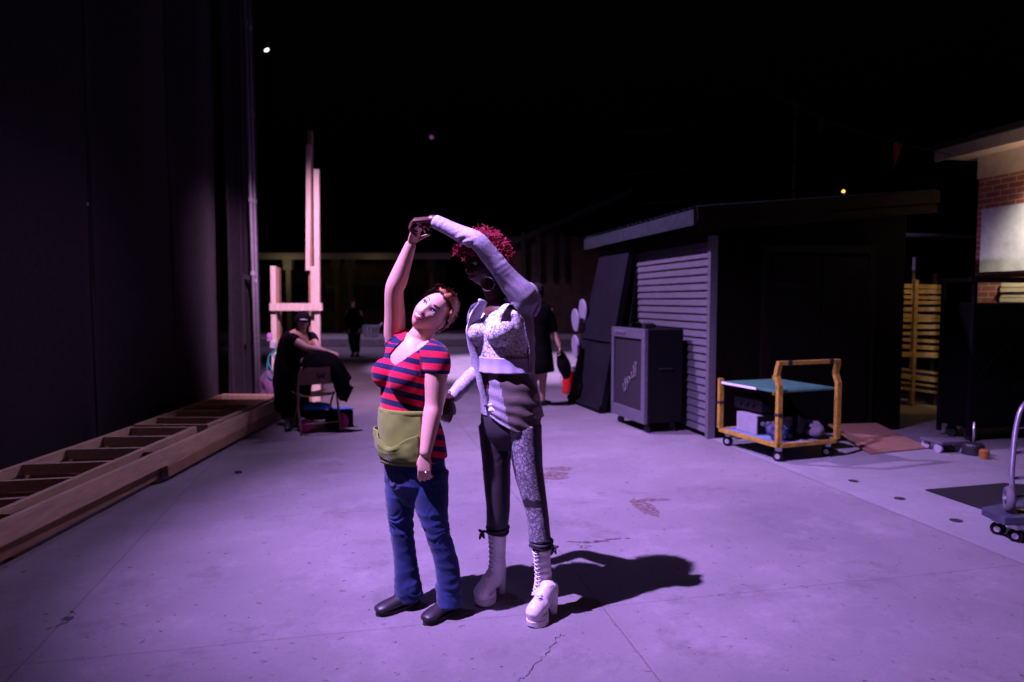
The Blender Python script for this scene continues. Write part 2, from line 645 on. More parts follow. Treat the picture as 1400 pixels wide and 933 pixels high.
smear('oil_stain', [(812, 741, 0.10, 0.022, 0.15), (845, 737, 0.09, 0.014, 0.1), (800, 748, 0.04, 0.03, 0.4), (786, 741, 0.06, 0.01, 0.0)], 0, M_OIL,
      'dark scuffed patch on the slab above the shadow of the raised arms', 'stain')
smear('oil_stain', [(92, 846, 0.03, 0.035, 0.3), (78, 856, 0.05, 0.01, 0.9), (100, 838, 0.01, 0.04, 0.9)], 0, M_OIL,
      'dark spill on the slab joint at the near left', 'stain')

def crack(pts, seed, label):
    bm = NB()
    ps = [G(*p) for p in pts]
    row = cat([(p.x, p.y, 0.002) for p in ps], 8)
    rng_ = random.Random(seed)
    prev = None
    n = len(row)
    for i, q in enumerate(row):
        d = V(row[min(i + 1, n - 1)]) - V(row[max(i - 1, 0)])
        d.normalize()
        s = V((-d.y, d.x, 0))
        j = rng_.uniform(-0.012, 0.012)
        w = 0.0022 * rng_.uniform(0.3, 1.2)
        a = bm.verts.new(V(q) + s * (j + w)); b_ = bm.verts.new(V(q) + s * (j - w))
        if prev: bm.faces.new((prev[0], prev[1], b_, a))
        prev = (a, b_)
    return tag(obj('crack', bm, mat('crack_dark', (0.03, 0.025, 0.03), 0.9)), label, 'crack')
crack([(768, 868), (752, 884), (748, 893), (728, 912), (716, 926), (705, 934)], 3, 'thin wandering crack in the concrete below the white boot')

# round covers set in the walk
M_IRON = mat('cast_iron', (0.05, 0.045, 0.05), 0.6, 0.5, noise_amt=0.4, noise_scale=40, bump=0.3)
for k, (px, py, lab) in enumerate(((1167, 658, 'small round iron cover nearest the yellow cart'), (1230, 682, 'middle small round iron cover between the other two covers'),
                                   (1307, 712, 'small round iron cover nearest the dolly'))):
    c = G(px, py, 0.005)
    bm = NB()
    loft(bm, [V((c.x, c.y, 0.004)), V((c.x, c.y, 0.009))], [0.042, 0.042], seg=20, sub=1, cap=0)
    tag(obj('ground_cover', bm, M_IRON, loc=(c.x, c.y, 0.006)), lab, 'cover', 'small round iron covers in the walk')

# a flat dark rubber mat
c = [G(1265, 671, .005), G(1372, 662, .005), G(1460, 668, .005), G(1450, 735, .005), G(1392, 714, .005)]
bm = NB()
prism(bm, [(p.x, p.y) for p in c], 0.006, 0.016)
tag(obj('rubber_mat', bm, mat('black_rubber', (0.006, 0.006, 0.007), 0.95, bump=0.3), loc=(c[0].x, c[0].y, 0.006)),
    'flat black rubber mat lying on the pale walk behind the hand truck', 'mat')

# bit of dark litter on the slab
c = G(326, 647)
bm = NB()
ball(bm, (c.x, c.y, 0.012), (0.035, 0.022, 0.012), u=12, v=8)
wrinkle(bm, lambda p: 0.008 * nz(p, 60))
tag(obj('litter_scrap', bm, mat('dark_purple_scrap', (0.08, 0.02, 0.10), 0.7), loc=(c.x, c.y, 0)), 'tiny dark scrap lying alone on the bare slab at left', 'scrap')

# ------------------------------------------------------------------ left wall of the stage house: black cloth in wide drops
M_DRAPE = mat('black_drape', (0.030, 0.022, 0.034), 0.9, spec=0.1, noise_amt=0.35, noise_scale=14, bump=0.25, bump_scale=240, sheen=0.1)
M_SEAM = mat('black_seam', (0.008, 0.007, 0.009), 0.9, spec=0.05)
M_STEEL = mat('painted_steel', (0.34, 0.32, 0.38), 0.4, 0.1, noise_amt=0.3, noise_scale=30)
M_DARKSTEEL = mat('dark_steel', (0.04, 0.038, 0.045), 0.5, 0.6)
WX = -4.2
wall = thing('stage_wall', (WX, 6.5, 0), 'towering black cloth-covered stage wall with vertical seams along the left', 'wall')
seams = [1.5, 4.3, 6.87, 8.5, 9.85]
for i in range(len(seams) - 1):
    y0, y1 = seams[i] + 0.03, seams[i + 1] - 0.03
    bm = NB()
    nx, nzz = 22, 40
    H = 9.0
    grid = []
    ph = i * 1.7
    for a in range(nx + 1):
        col = []
        for b_ in range(nzz + 1):
            u, w = a / nx, b_ / nzz
            y = y0 + (y1 - y0) * u
            z = 0.03 + H * w
            x = WX + 0.018 * math.sin(u * 5 + ph + w * 1.3) * (1 - 0.5 * w) + 0.03 * noise.noise(V((y * 0.9, z * 0.35, i * 4.0))) - 0.02 * math.cos(u * 2 * math.pi)
            col.append(bm.verts.new((x, y, z)))
        grid.append(col)
    for a in range(nx):
        for b_ in range(nzz):
            bm.faces.new((grid[a][b_], grid[a + 1][b_], grid[a + 1][b_ + 1], grid[a][b_ + 1]))
    bmesh.ops.solidify(bm, geom=list(bm.faces), thickness=-0.03)
    obj('cloth_panel', bm, M_DRAPE, wall, smooth=True)
for y in seams[1:-1]:
    bm = NB()
    box(bm, (WX - 0.045, y, 4.5), (0.03, 0.16, 9.0))
    obj('seam_strip', bm, M_SEAM, wall)
bm = NB()
box(bm, (WX - 0.35, 5.6, 4.5), (0.3, 9.0, 9.0))
obj('backing', bm, M_SEAM, wall)
for (px, py, y) in ((116, 113, 6.85), (122, 279, 6.85)):
    p = P(px, py, y)
    bm = NB()
    disc(bm, (WX - 0.02, y, p.z), (1, 0, 0), 0.016, 0.012, 12)
    obj('rivet', bm, M_STEEL, wall)

# loose black curtain gathered at the wall's end
cur = thing('black_curtain', (WX, 10.5, 0), 'black curtain hanging in deep folds at the far end of the stage wall', 'curtain')
bm = NB()
nx, nzz = 60, 24
grid = []
for a in range(nx + 1):
    u = a / nx
    col = []
    for b_ in range(nzz + 1):
        w = b_ / nzz
        y = 9.95 + 1.25 * u
        x = WX + 0.04 + 0.030 * math.sin(u * 22 + 0.9 * math.sin(w * 3) + 3 * noise.noise(V((u * 4, w, 0)))) + 0.05 * noise.noise(V((u * 6, w * 2, 3.0))) + 0.02 * u
        col.append(bm.verts.new((x, y, 0.02 + 8.9 * w)))
    grid.append(col)
for a in range(nx):
    for b_ in range(nzz):
        bm.faces.new((grid[a][b_], grid[a + 1][b_], grid[a + 1][b_ + 1], grid[a][b_ + 1]))
bmesh.ops.solidify(bm, geom=list(bm.faces), thickness=0.012)
obj('cloth', bm, M_DRAPE, cur, smooth=True)

# two upright pipes with a clamp at the wall's edge
for k, (pxa, pya, pxb, pyb, lab) in enumerate(((334, 30, 350, 480, 'thin upright steel pipe at the wall edge, the one nearer the black curtain'),
                                               (340, 20, 355, 535, 'upright steel pipe at the wall edge, the outer one beside the wooden posts'))):
    Y = 10.35 + 0.18 * k
    a, b_ = P(pxa, pya, Y), P(pxb, pyb, Y)
    a = V((a.x, Y, a.z + 1.6))
    b_ = V((b_.x, Y, 0.0))
    t = thing('steel_pipe', (b_.x, b_.y, 0), lab, 'pipe', 'upright steel pipes at the wall edge')
    bm = NB(); tube(bm, [b_, a], 0.024, 12); obj('pipe', bm, M_STEEL, t, smooth=True)
    for z in (1.9 if k else 2.0, 3.1, 4.4, 5.7):
        q = b_.lerp(a, z / a.z)
        bm = NB(); disc(bm, q, (0, 0, 1), 0.036, 0.06, 14); obj('coupler', bm, M_STEEL, t, smooth=False)
    if k:
        q = b_.lerp(a, 1.92 / a.z)
        bm = NB()
        beam(bm, q + V((-0.22, 0, 0.05)), q + V((0.04, 0, -0.02)), 0.05, 0.06)
        beam(bm, q + V((-0.20, 0, 0.02)), q + V((-0.20, 0, -1.0)), 0.035, 0.035, up=V((0, 1, 0)))
        obj('clamp', bm, M_DARKSTEEL, t)

# ------------------------------------------------------------------ far pavilion with lit eaves
M_FASCIA = mat('cream_fascia', (0.30, 0.27, 0.20), 0.6, noise_amt=0.2)
M_BROWN = mat('brown_render', (0.12, 0.075, 0.05), 0.85, noise_amt=0.5, noise_scale=1.5)
M_DKROOF = mat('dark_roof', (0.03, 0.028, 0.028), 0.9, noise_amt=0.4)
M_TUBE = emit('fluorescent_tube', (1.0, 0.87, 0.58), 0.55)
M_WINDK = mat('dark_window', (0.03, 0.028, 0.03), 0.15, spec=0.5)
FY = 33.0
pav = thing('pavilion', (-6, FY, 0), 'long low pavilion with lit cream eaves and dim brown wall far behind the posts', 'building')
xa, xb = P(357, 350, FY).x, P(610, 350, FY).x
zt = P(480, 350, FY).z
bm = NB(); box(bm, ((xa + xb) / 2, FY + 3.2, zt / 2 - 0.1), (xb - xa - 0.6, 0.25, zt - 0.25)); obj('wall', bm, M_BROWN, pav)
bm = NB()
box(bm, ((xa + xb) / 2, FY + 2.0, zt + 0.12), (xb - xa + 0.5, 4.6, 0.14))
box(bm, ((xa + xb) / 2, FY + 2.4, zt + 0.5), (xb - xa - 1, 3.0, 0.6))
obj('roof', bm, M_DKROOF, pav)
bm = NB(); box(bm, ((xa + xb) / 2, FY - 0.34, zt - 0.04), (xb - xa + 0.5, 0.08, 0.30)); obj('fascia', bm, M_FASCIA, pav)
for px in (394, 460, 478, 545, 590):
    x = P(px, 400, FY).x
    bm = NB(); box(bm, (x, FY + 0.15, zt / 2 - 0.15), (0.22, 0.22, zt - 0.3)); 
    box(bm, (x, FY + 0.15, zt - 0.42), (0.42, 0.42, 0.5))
    obj('column', bm, M_FASCIA if px == 394 else M_BROWN, pav)
for px, w in ((405, 1.8), (432, 2.0), (505, 2.4), (560, 1.6)):
    x = P(px, 400, FY + 3).x
    bm = NB(); box(bm, (x, FY + 3.04, 1.75), (w, 0.06, 1.3)); f = obj('window', bm, M_WINDK, pav)
    bm = NB()
    for q in range(4):
        box(bm, (x - w / 2 + w * q / 3, FY + 3.0, 1.75), (0.07, 0.05, 1.36))
    for zz in (1.08, 2.42):
        box(bm, (x, FY + 2.995, zz), (w + 0.1, 0.05, 0.08))
    obj('frame', bm, M_BROWN, f)
for px, l in ((384, 2.0), (440, 1.1), (500, 1.6)):
    x = P(px, 353, FY).x
    bm = NB(); tube(bm, [(x - l / 2, FY + 0.5, zt - 0.06), (x + l / 2, FY + 0.5, zt - 0.06)], 0.04, 10); obj('light_tube', bm, M_TUBE, pav)

# dim barn roof right of the taller dancer
bld = thing('far_barn', (2, 30, 0), 'barely visible dark barn with sloping roof edge behind the taller dancer', 'building')
p0, p1 = P(690, 335, 30), P(770, 300, 30)
bm = NB()
box(bm, ((p0.x + p1.x) / 2 + 1.2, 32.0, 2.2), (6.5, 3.5, 4.4)); obj('wall', bm, M_BROWN, bld)
bm = NB()
beam(bm, (p0.x - 0.6, 30.0, p0.z - 0.3), (p1.x + 3, 30.0, p1.z + 1.2), 0.3, 0.22); obj('roof_edge', bm, mat('barn_trim', (0.045, 0.038, 0.036), 0.8), bld)
for px in (715, 735, 752, 768):
    q = P(px, 330, 29.9)
    bm = NB(); box(bm, (q.x, 29.9, q.z - 0.6), (0.16, 0.12, 2.0)); obj('siding_batten', bm, mat('barn_batten', (0.04, 0.033, 0.03), 0.8), bld)

# ------------------------------------------------------------------ the shed
def siding_mat():
    return mat('grey_lap_siding', (0.095, 0.088, 0.105), 0.65, noise_amt=0.22, noise_scale=6, bump=0.12, bump_scale=40, stretch=(1, 1, 6))
M_SID = siding_mat()
M_SHEDDK = mat('dark_brown_boarding', (0.010, 0.007, 0.005), 0.9, spec=0.05, noise_amt=0.5, noise_scale=9, stretch=(4, 4, 0.4))
M_DOOR = mat('shed_door_boarding', (0.004, 0.0032, 0.003), 0.9, spec=0.05, noise_amt=0.4, noise_scale=9, stretch=(4, 4, 0.4))
M_TIN = mat('corrugated_tin', (0.07, 0.085, 0.10), 0.45, 0.6, noise_amt=0.4, noise_scale=12)
M_TRIM = mat('brown_trim', (0.012, 0.008, 0.004), 0.9, spec=0.05, noise_amt=0.4, noise_scale=20)
C0 = G(970, 600); C0.z = 0
cu, cv = C0.dot(UD), C0.dot(VD)
shed = thing('garden_shed', C0, 'grey lap-sided shed with a metal eave and a dark brown front', 'shed')
LEN, WID = 3.55, 2.56
# lapped boards
bm = NB()
nb = 24
z0, z1 = 0.06, 2.27
hgt = (z1 - z0) / nb
for i in range(nb):
    za, zb = z0 + i * hgt, z0 + (i + 1) * hgt
    q = [(-0.030, za), (-0.030, za + 0.010), (-0.004, zb), (0.0, zb), (0.0, za)]
    ends = []
    for v in (0.056, LEN):
        ends.append([bm.verts.new(UV(cu + du, cv + v, z)) for du, z in q])
    for k in range(5):
        bm.faces.new((ends[0][k], ends[0][(k + 1) % 5], ends[1][(k + 1) % 5], ends[1][k]))
    bm.faces.new(ends[0]); bm.faces.new(ends[1][::-1])
obj('lap_siding', bm, M_SID, shed)
bm = NB(); prism(bm, [UV(cu - 0.033, cv - 0.015), UV(cu + 0.055, cv - 0.015), UV(cu + 0.055, cv + 0.055), UV(cu - 0.033, cv + 0.055)], 0.0, 2.33); obj('corner_post', bm, M_SID, shed)
bm = NB(); prism(bm, [UV(cu + 0.003, cv + 0.01), UV(cu + WID, cv + 0.01), UV(cu + WID, cv + LEN), UV(cu + 0.003, cv + LEN)], 0.0, 2.42); obj('shell', bm, M_SHEDDK, shed)
# front boarding with a high triangle under the sloping roof
bm = NB()
f = [UV(cu + 0.065, cv, 0.0), UV(cu + WID, cv, 0.0), UV(cu + WID, cv, 2.68), UV(cu + 0.065, cv, 2.46)]
vs = [bm.verts.new(p) for p in f]; bm.faces.new(vs)
bmesh.ops.solidify(bm, geom=list(bm.faces), thickness=0.02)
obj('front_wall', bm, M_SHEDDK, shed)
bm = NB()
for k in (0, 1):
    a = cu + 0.72 + k * 0.66
    prism(bm, [UV(a, cv - 0.06), UV(a + 0.645, cv - 0.06), UV(a + 0.645, cv - 0.025), UV(a, cv - 0.025)], 0.06, 2.12)
d = obj('door', bm, M_DOOR, shed, split=0.004)
for zz in (0.4, 1.75):
    bm = NB()
    prism(bm, [UV(cu + 0.74, cv - 0.068), UV(cu + 1.0, cv - 0.068), UV(cu + 1.0, cv - 0.06), UV(cu + 0.74, cv - 0.06)], zz, zz + 0.05)
    obj('hinge', bm, M_SEAM, d)
bm = NB()
for a, b_ in ((0.62, 0.71), (2.04, 2.13)):
    prism(bm, [UV(cu + a, cv - 0.035), UV(cu + b_, cv - 0.035), UV(cu + b_, cv - 0.004), UV(cu + a, cv - 0.004)], 0.02, 2.24)
prism(bm, [UV(cu + 0.71, cv - 0.034), UV(cu + 2.04, cv - 0.034), UV(cu + 2.04, cv - 0.004), UV(cu + 0.71, cv - 0.004)], 2.15, 2.24)
obj('door_frame', bm, M_SHEDDK, shed)
# mono-pitch roof of corrugated tin, eave over the siding
bm = NB()
OV = 0.30
e0 = UV(cu - OV, cv - 0.14, 2.50); e1 = UV(cu - OV, cv + LEN + 0.15, 2.50)
r0 = UV(cu + WID + 0.30, cv - 0.14, 2.79); r1 = UV(cu + WID + 0.30, cv + LEN + 0.15, 2.79)
n = 110
ring = []
for i in range(n + 1):
    t = i / n
    dz = 0.014 * math.sin(t * 50 * math.pi)
    ring.append((bm.verts.new(e0.lerp(e1, t) + V((0, 0, 0.13 + dz))), bm.verts.new(r0.lerp(r1, t) + V((0, 0, 0.13 + dz)))))
for i in range(n):
    bm.faces.new((ring[i][0], ring[i][1], ring[i + 1][1], ring[i + 1][0]))
bmesh.ops.solidify(bm, geom=list(bm.faces), thickness=0.008)
roof = obj('roof', bm, M_TIN, shed, smooth=True)
bm = NB()
beam(bm, e0 + V((0, 0, 0.015)), e1 + V((0, 0, 0.015)), 0.03, 0.17)
obj('eave_board', bm, M_TIN, shed)
bm = NB()
beam(bm, e0 + UD * 0.02 - VD * 0.02 + V((0, 0, 0.05)), r0 - VD * 0.02 + V((0, 0, 0.05)), 0.025, 0.15)
beam(bm, e0 + UD * 0.05 - VD * -0.02 + V((0, 0, -0.09)), r0 - VD * -0.02 + V((0, 0, -0.09)), 0.04, 0.10)
obj('barge_board', bm, M_TRIM, shed)
bm = NB()
vs = [bm.verts.new(p) for p in (e0 + UD * 0.02 + VD * .01 + V((0, 0, -0.05)), UV(cu + 0.02, cv - 0.13, 2.45), UV(cu + 0.02, cv + LEN, 2.45), e1 + UD * 0.02 + V((0, 0, -0.05)))]
bm.faces.new(vs); bmesh.ops.solidify(bm, geom=list(bm.faces), thickness=0.01)
obj('soffit', bm, M_SHEDDK, shed)
bm = NB()
prism(bm, [UV(cu - 0.006, cv + 0.02), UV(cu + 0.002, cv + 0.02), UV(cu + 0.002, cv + LEN), UV(cu - 0.006, cv + LEN)], 2.272, 2.50)
obj('frieze', bm, M_SHEDDK, shed)

# tiny orange porch light on the shed roof edge
M_ORANGE = emit('orange_bulb', (1.0, 0.42, 0.06), 3.0)
q = P(1153, 262, 9.6)
t = thing('orange_lamp', (q.x, q.y, q.z - 0.25), 'tiny orange light shining on a short post above the shed roof', 'lamp')
bm = NB(); ball(bm, q, 0.022); obj('bulb', bm, M_ORANGE, t, smooth=True)
bm = NB(); tube(bm, [q - V((0, 0, 0.85)), q - V((0, 0, 0.02))], 0.010, 8); obj('stem', bm, M_DARKSTEEL, t)

# ------------------------------------------------------------------ brick building at the right edge
def brick_mat():
    m = mat('red_brick', (0.3, 0.1, 0.06), 0.85)
    nt = m.node_tree
    br = nt.nodes.new('ShaderNodeTexBrick')
    br.inputs['Color1'].default_value = (0.33, 0.105, 0.06, 1)
    br.inputs['Color2'].default_value = (0.22, 0.06, 0.035, 1)
    br.inputs['Mortar'].default_value = (0.34, 0.28, 0.24, 1)
    br.inputs['Scale'].default_value = 1.0
    br.inputs['Brick Width'].default_value = 0.225
    br.inputs['Row Height'].default_value = 0.078
    br.inputs['Mortar Size'].default_value = 0.008
    br.inputs['Bias'].default_value = 0.1
    tc = nt.nodes.new('ShaderNodeTexCoord')
    mp = nt.nodes.new('ShaderNodeMapping')
    mp.inputs['Rotation'].default_value = (0, R(-90), 0)
    # local x = along the wall, local y = up (the wall object's mesh is authored that way through rotation below)
    sep = nt.nodes.new('ShaderNodeSeparateXYZ'); cmb = nt.nodes.new('ShaderNodeCombineXYZ')
    vt = nt.nodes.new('ShaderNodeVectorMath'); vt.operation = 'DOT_PRODUCT'
    vt.inputs[1].default_value = (VD.x + UD.x, VD.y + UD.y, 0)
    nt.links.new(tc.outputs['Object'], vt.inputs[0])
    nt.links.new(tc.outputs['Object'], sep.inputs['Vector'])
    nt.links.new(vt.outputs['Value'], cmb.inputs['X'])
    nt.links.new(sep.outputs['Z'], cmb.inputs['Y'])
    nt.links.new(cmb.outputs['Vector'], br.inputs['Vector'])
    b = nt.nodes['Principled BSDF']
    nt.links.new(br.outputs['Color'], b.inputs['Base Color'])
    bp = nt.nodes.new('ShaderNodeBump'); bp.inputs['Strength'].default_value = 0.6; bp.inputs['Distance'].default_value = 0.01; bp.invert = True
    nt.links.new(br.outputs['Fac'], bp.inputs['Height'])
    nt.links.new(bp.outputs['Normal'], b.inputs['Normal'])
    return m
M_BRICK = brick_mat()
M_EAVE = mat('painted_soffit', (0.45, 0.36, 0.27), 0.6, noise_amt=0.2)
M_BOARD = mat('whiteboard_sheet', (0.60, 0.61, 0.62), 0.35, noise_amt=0.35, noise_scale=3.5)
B0 = P(1336, 300, 9.4); B0.z = 0
bu, bv = B0.dot(UD), B0.dot(VD)
brk = thing('brick_building', B0, 'red brick building with a pale lit eave at the right edge', 'building')
ZT = P(1336, 215, 9.4).z
bm = NB(); prism(bm, [UV(bu, bv - 5.0), UV(bu + 4, bv - 5.0), UV(bu + 4, bv), UV(bu, bv)], 0, ZT - 0.30); obj('wall', bm, M_BRICK, brk)
bm = NB(); prism(bm, [UV(bu - 0.015, bv - 5.0), UV(bu + 4, bv - 5.0), UV(bu + 4, bv + 0.015), UV(bu - 0.015, bv + 0.015)], ZT - 0.298, ZT); obj('frieze', bm, M_EAVE, brk)
bm = NB(); prism(bm, [UV(bu - 0.42, bv - 5.2), UV(bu + 4.3, bv - 5.2), UV(bu + 4.3, bv + 0.25), UV(bu - 0.42, bv + 0.25)], ZT + 0.002, ZT + 0.05)
obj('soffit', bm, M_EAVE, brk)
bm = NB(); prism(bm, [UV(bu - 0.46, bv - 5.2), UV(bu - 0.42, bv - 5.2), UV(bu - 0.42, bv + 0.28), UV(bu - 0.46, bv + 0.28)], ZT - 0.03, ZT + 0.12)
obj('gutter', bm, M_EAVE, brk)
bm = NB(); prism(bm, [UV(bu - 0.5, bv - 5.2), UV(bu + 4.3, bv - 5.2), UV(bu + 4.3, bv + 0.33), UV(bu - 0.5, bv + 0.33)], ZT + 0.122, ZT + 0.20); obj('roof', bm, M_DKROOF, brk)
q0, q1 = P(1342, 287, 9.35), P(1342, 373, 9.35)
bm = NB(); prism(bm, [UV(bu - 0.03, bv - 3.2), UV(bu - 0.002, bv - 3.2), UV(bu - 0.002, bv - 0.09), UV(bu - 0.03, bv - 0.09)], q1.z, q0.z); 
pn = obj('wall_panel', bm, M_BOARD, brk, split=0.003)
wz0, wz1 = P(1385, 413, 9.0).z, P(1385, 386, 9.0).z
M_SHUT = mat('cream_blind', (0.62, 0.52, 0.34), 0.6)
bm = NB()
for i in range(4):
    za = wz0 + (wz1 - wz0) * i / 4
    prism(bm, [UV(bu - 0.035 + 0.012 * (i % 2), bv - 3.2), UV(bu - 0.003, bv - 3.2), UV(bu - 0.003, bv - 0.42), UV(bu - 0.035 + 0.012 * (i % 2), bv - 0.42)], za, za + (wz1 - wz0) / 4 - 0.012)
obj('window_blind', bm, M_SHUT, brk)

# ------------------------------------------------------------------ scaffold tower behind the shed, bunting line
scf = thing('scaffold_tower', UV(cu + 1.0, cv + 5.5), 'dim steel scaffold with rails rising in the dark behind the shed', 'scaffold')
S0 = P(1085, 270, 13.5)
def pipe(bm, a, b_, r=0.03): tube(bm, [a, b_], r, 10)
xs = [P(px, 270, 13.5).x for px in (948, 1018, 1085)]
for i, x in enumerate(xs):
    bm = NB(); pipe(bm, (x, 13.5, 0), (x, 13.5, 5.6 - 0.25 * (2 - i))); obj('standard', bm, M_STEEL if i == 2 else M_DARKSTEEL, scf, smooth=True)
    bm = NB(); pipe(bm, (x, 15.0, 0), (x, 15.0, 5.6)); obj('standard', bm, M_DARKSTEEL, scf, smooth=True)
for z in (3.7, 4.3, 5.1):
    bm = NB(); pipe(bm, (xs[0] - 1.4, 13.46, z - 0.25), (xs[2] + 0.4, 13.46, z + 0.05), 0.022); obj('rail', bm, M_SEAM, scf, smooth=True)
bm = NB(); box(bm, ((xs[0] + xs[2]) / 2, 14.25, 3.25), (xs[2] - xs[0], 1.4, 0.06)); obj('deck', bm, M_DARKSTEEL, scf)

lineA, lineB = P(1020, 105, 11.5), P(1300, 212, 9.0)
bm = NB()
pts = []
for i in range(15):
    t = i / 14
    p = lineA.lerp(lineB, t); p.z -= 0.18 * math.sin(math.pi * t)
    pts.append(p)
tube(bm, pts, 0.006, 6)
ln = obj('bunting_line', bm, M_DARKSTEEL, loc=lineA, smooth=True)
tag(ln, 'thin dark cord sagging between the scaffold and the brick building eave', 'cord')
for px, py, colr, lab in ((1226, 188, (0.20, 0.012, 0.04), 'crimson pennant hanging from the cord by the brick building'), (1123, 138, (0.10, 0.035, 0.10), 'dull purple pennant hanging from the cord above the shed')):
    best = min(pts, key=lambda p: abs((p.x / p.y) - (px - 700) / F))
    k = pts.index(best)
    a = best
    bm = NB()
    g = []
    for i in range(7):
        u = i / 6
        row = []
        for j in range(5):
            w = (j / 4 - 0.5) * 0.11 * (1 - u * 0.9)
            p = a + V((w + 0.0 - 0.05 * u, 0.02 * math.sin(u * 5 + j), -0.36 * u + 0.02 * math.sin(j)))
            row.append(bm.verts.new(p))
        g.append(row)
    for i in range(6):
        for j in range(4):
            bm.faces.new((g[i][j], g[i][j + 1], g[i + 1][j + 1], g[i + 1][j]))
    bmesh.ops.solidify(bm, geom=list(bm.faces), thickness=0.003)
    tag(obj('pennant', bm, mat('pennant_cloth', colr, 0.8, sheen=0.2), loc=a, smooth=True), lab, 'pennant', 'pennants on the cord')

# a floodlight on a far mast
q = P(365, 69, 34)
t = thing('flood_light', (q.x, q.y, 0), 'small white floodlight shining on a dark mast high at upper left', 'lamp')
bm = NB(); tube(bm, [(q.x, q.y + 0.25, 0), (q.x, q.y + 0.25, q.z + 0.3)], 0.09, 10); obj('mast', bm, M_SEAM, t)
bm = NB(); beam(bm, q + V((-0.15, 0.1, -0.1)), q + V((0.15, 0.1, 0.12)), 0.16, 0.26); obj('housing', bm, M_SEAM, t)
bm = NB(); ball(bm, q + V((0, -0.02, 0)), (0.12, 0.05, 0.07), M=Matrix.Rotation(-0.5, 4, 'Y')); obj('lens', bm, emit('flood_lens', (0.85, 1.0, 0.9), 3.0), t, smooth=True)
q = P(590, 188, 60)
t = thing('signal_light', (q.x, q.y, 0), 'very faint violet light on a far mast in the black sky', 'lamp')
bm = NB(); ball(bm, q, 0.16); obj('lens', bm, emit('violet_lens', (0.35, 0.08, 0.40), 0.5), t, smooth=True)
bm = NB(); tube(bm, [(q.x, q.y + 0.3, 0), (q.x, q.y + 0.3, q.z)], 0.09, 8); obj('mast', bm, M_SEAM, t)
# ------------------------------------------------------------------ lumber along the wall
M_PINE = mat('pine_lumber', (0.50, 0.36, 0.24), 0.75, noise_amt=0.28, noise_scale=5, bump=0.15, bump_scale=50, stretch=(6, 0.8, 6))
M_PINE2 = mat('pine_lumber_pale', (0.60, 0.50, 0.42), 0.75, noise_amt=0.22, noise_scale=5, bump=0.15, bump_scale=50, stretch=(6, 6, 0.8))
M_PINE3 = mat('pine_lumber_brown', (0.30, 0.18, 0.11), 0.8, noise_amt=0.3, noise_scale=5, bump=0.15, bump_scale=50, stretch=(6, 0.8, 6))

curb = thing('timber_curb', (-3.05, 5.5, 0), 'long low timber curb of two stacked boards edging the concrete at left', 'timber')
bm = NB(); beam(bm, (-3.02, 2.6, 0.215), (-3.13, 9.45, 0.215), 0.04, 0.15); obj('upper_board', bm, M_PINE, curb, split=0.003)
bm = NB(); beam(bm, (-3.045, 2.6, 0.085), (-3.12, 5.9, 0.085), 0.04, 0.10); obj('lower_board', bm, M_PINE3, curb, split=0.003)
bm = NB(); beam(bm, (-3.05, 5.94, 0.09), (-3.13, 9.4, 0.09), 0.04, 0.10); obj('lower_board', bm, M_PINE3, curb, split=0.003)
bm = NB()
for y in (2.9, 4.2, 5.92, 7.4, 9.0):
    box(bm, (-3.11 - 0.013 * (y - 2.6) / 1.0, y, 0.145), (0.09, 0.14, 0.28))
obj('block', bm, M_PINE3, curb)
bm = NB(); beam(bm, (-3.17, 9.42, 0.215), (-4.05, 9.50, 0.215), 0.04, 0.15); obj('end_board', bm, M_PINE, curb, split=0.003)

def ladder_frame(name, a0, a1, b0, b1, z, n, label, skew=0.0):
    """a0-a1 near rail, b0-b1 far rail, studs between; lumber lies on edge"""
    c = (V(a0) + V(a1) + V(b0) + V(b1)) / 4
    t = thing(name, (c.x, c.y, 0.0), label, 'wall frame', 'lumber wall frames lying along the stage wall')
    def v(p): return V((p[0], p[1], z))
    a0, a1, b0, b1 = v(a0), v(a1), v(b0), v(b1)
    m_ = M_PINE if z > 0.2 else M_PINE3  # lower frames take the darker wood: shade in the openings put into the colour
    bm = NB(); beam(bm, a0, a1, 0.040, 0.089); obj('rail', bm, m_, t, split=0.003)
    bm = NB(); beam(bm, b0, b1, 0.040, 0.089); obj('rail', bm, m_, t, split=0.003)
    for i in range(n):
        u = (i + 0.02) / (n - 1) if n > 1 else 0
        u = min(max(u, 0.012), 0.988)
        p, q = a0.lerp(a1, u), b0.lerp(b1, u)
        d = (q - p).normalized()
        bm = NB(); beam(bm, p + d * 0.023, q - d * 0.023, 0.040, 0.086); obj('stud', bm, m_, t, split=0.003)
    return t
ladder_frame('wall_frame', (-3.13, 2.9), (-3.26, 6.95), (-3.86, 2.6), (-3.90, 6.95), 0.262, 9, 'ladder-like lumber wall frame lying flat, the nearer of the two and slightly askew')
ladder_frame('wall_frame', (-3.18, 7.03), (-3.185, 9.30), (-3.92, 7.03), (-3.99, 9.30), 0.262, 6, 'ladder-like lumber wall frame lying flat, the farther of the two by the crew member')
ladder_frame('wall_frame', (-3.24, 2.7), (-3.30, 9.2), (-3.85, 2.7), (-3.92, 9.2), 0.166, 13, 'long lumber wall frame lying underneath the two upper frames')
ladder_frame('wall_frame', (-3.24, 2.75), (-3.31, 9.25), (-3.86, 2.75), (-3.93, 9.25), 0.046, 11, 'long lumber wall frame at the very bottom of the stack on the concrete')

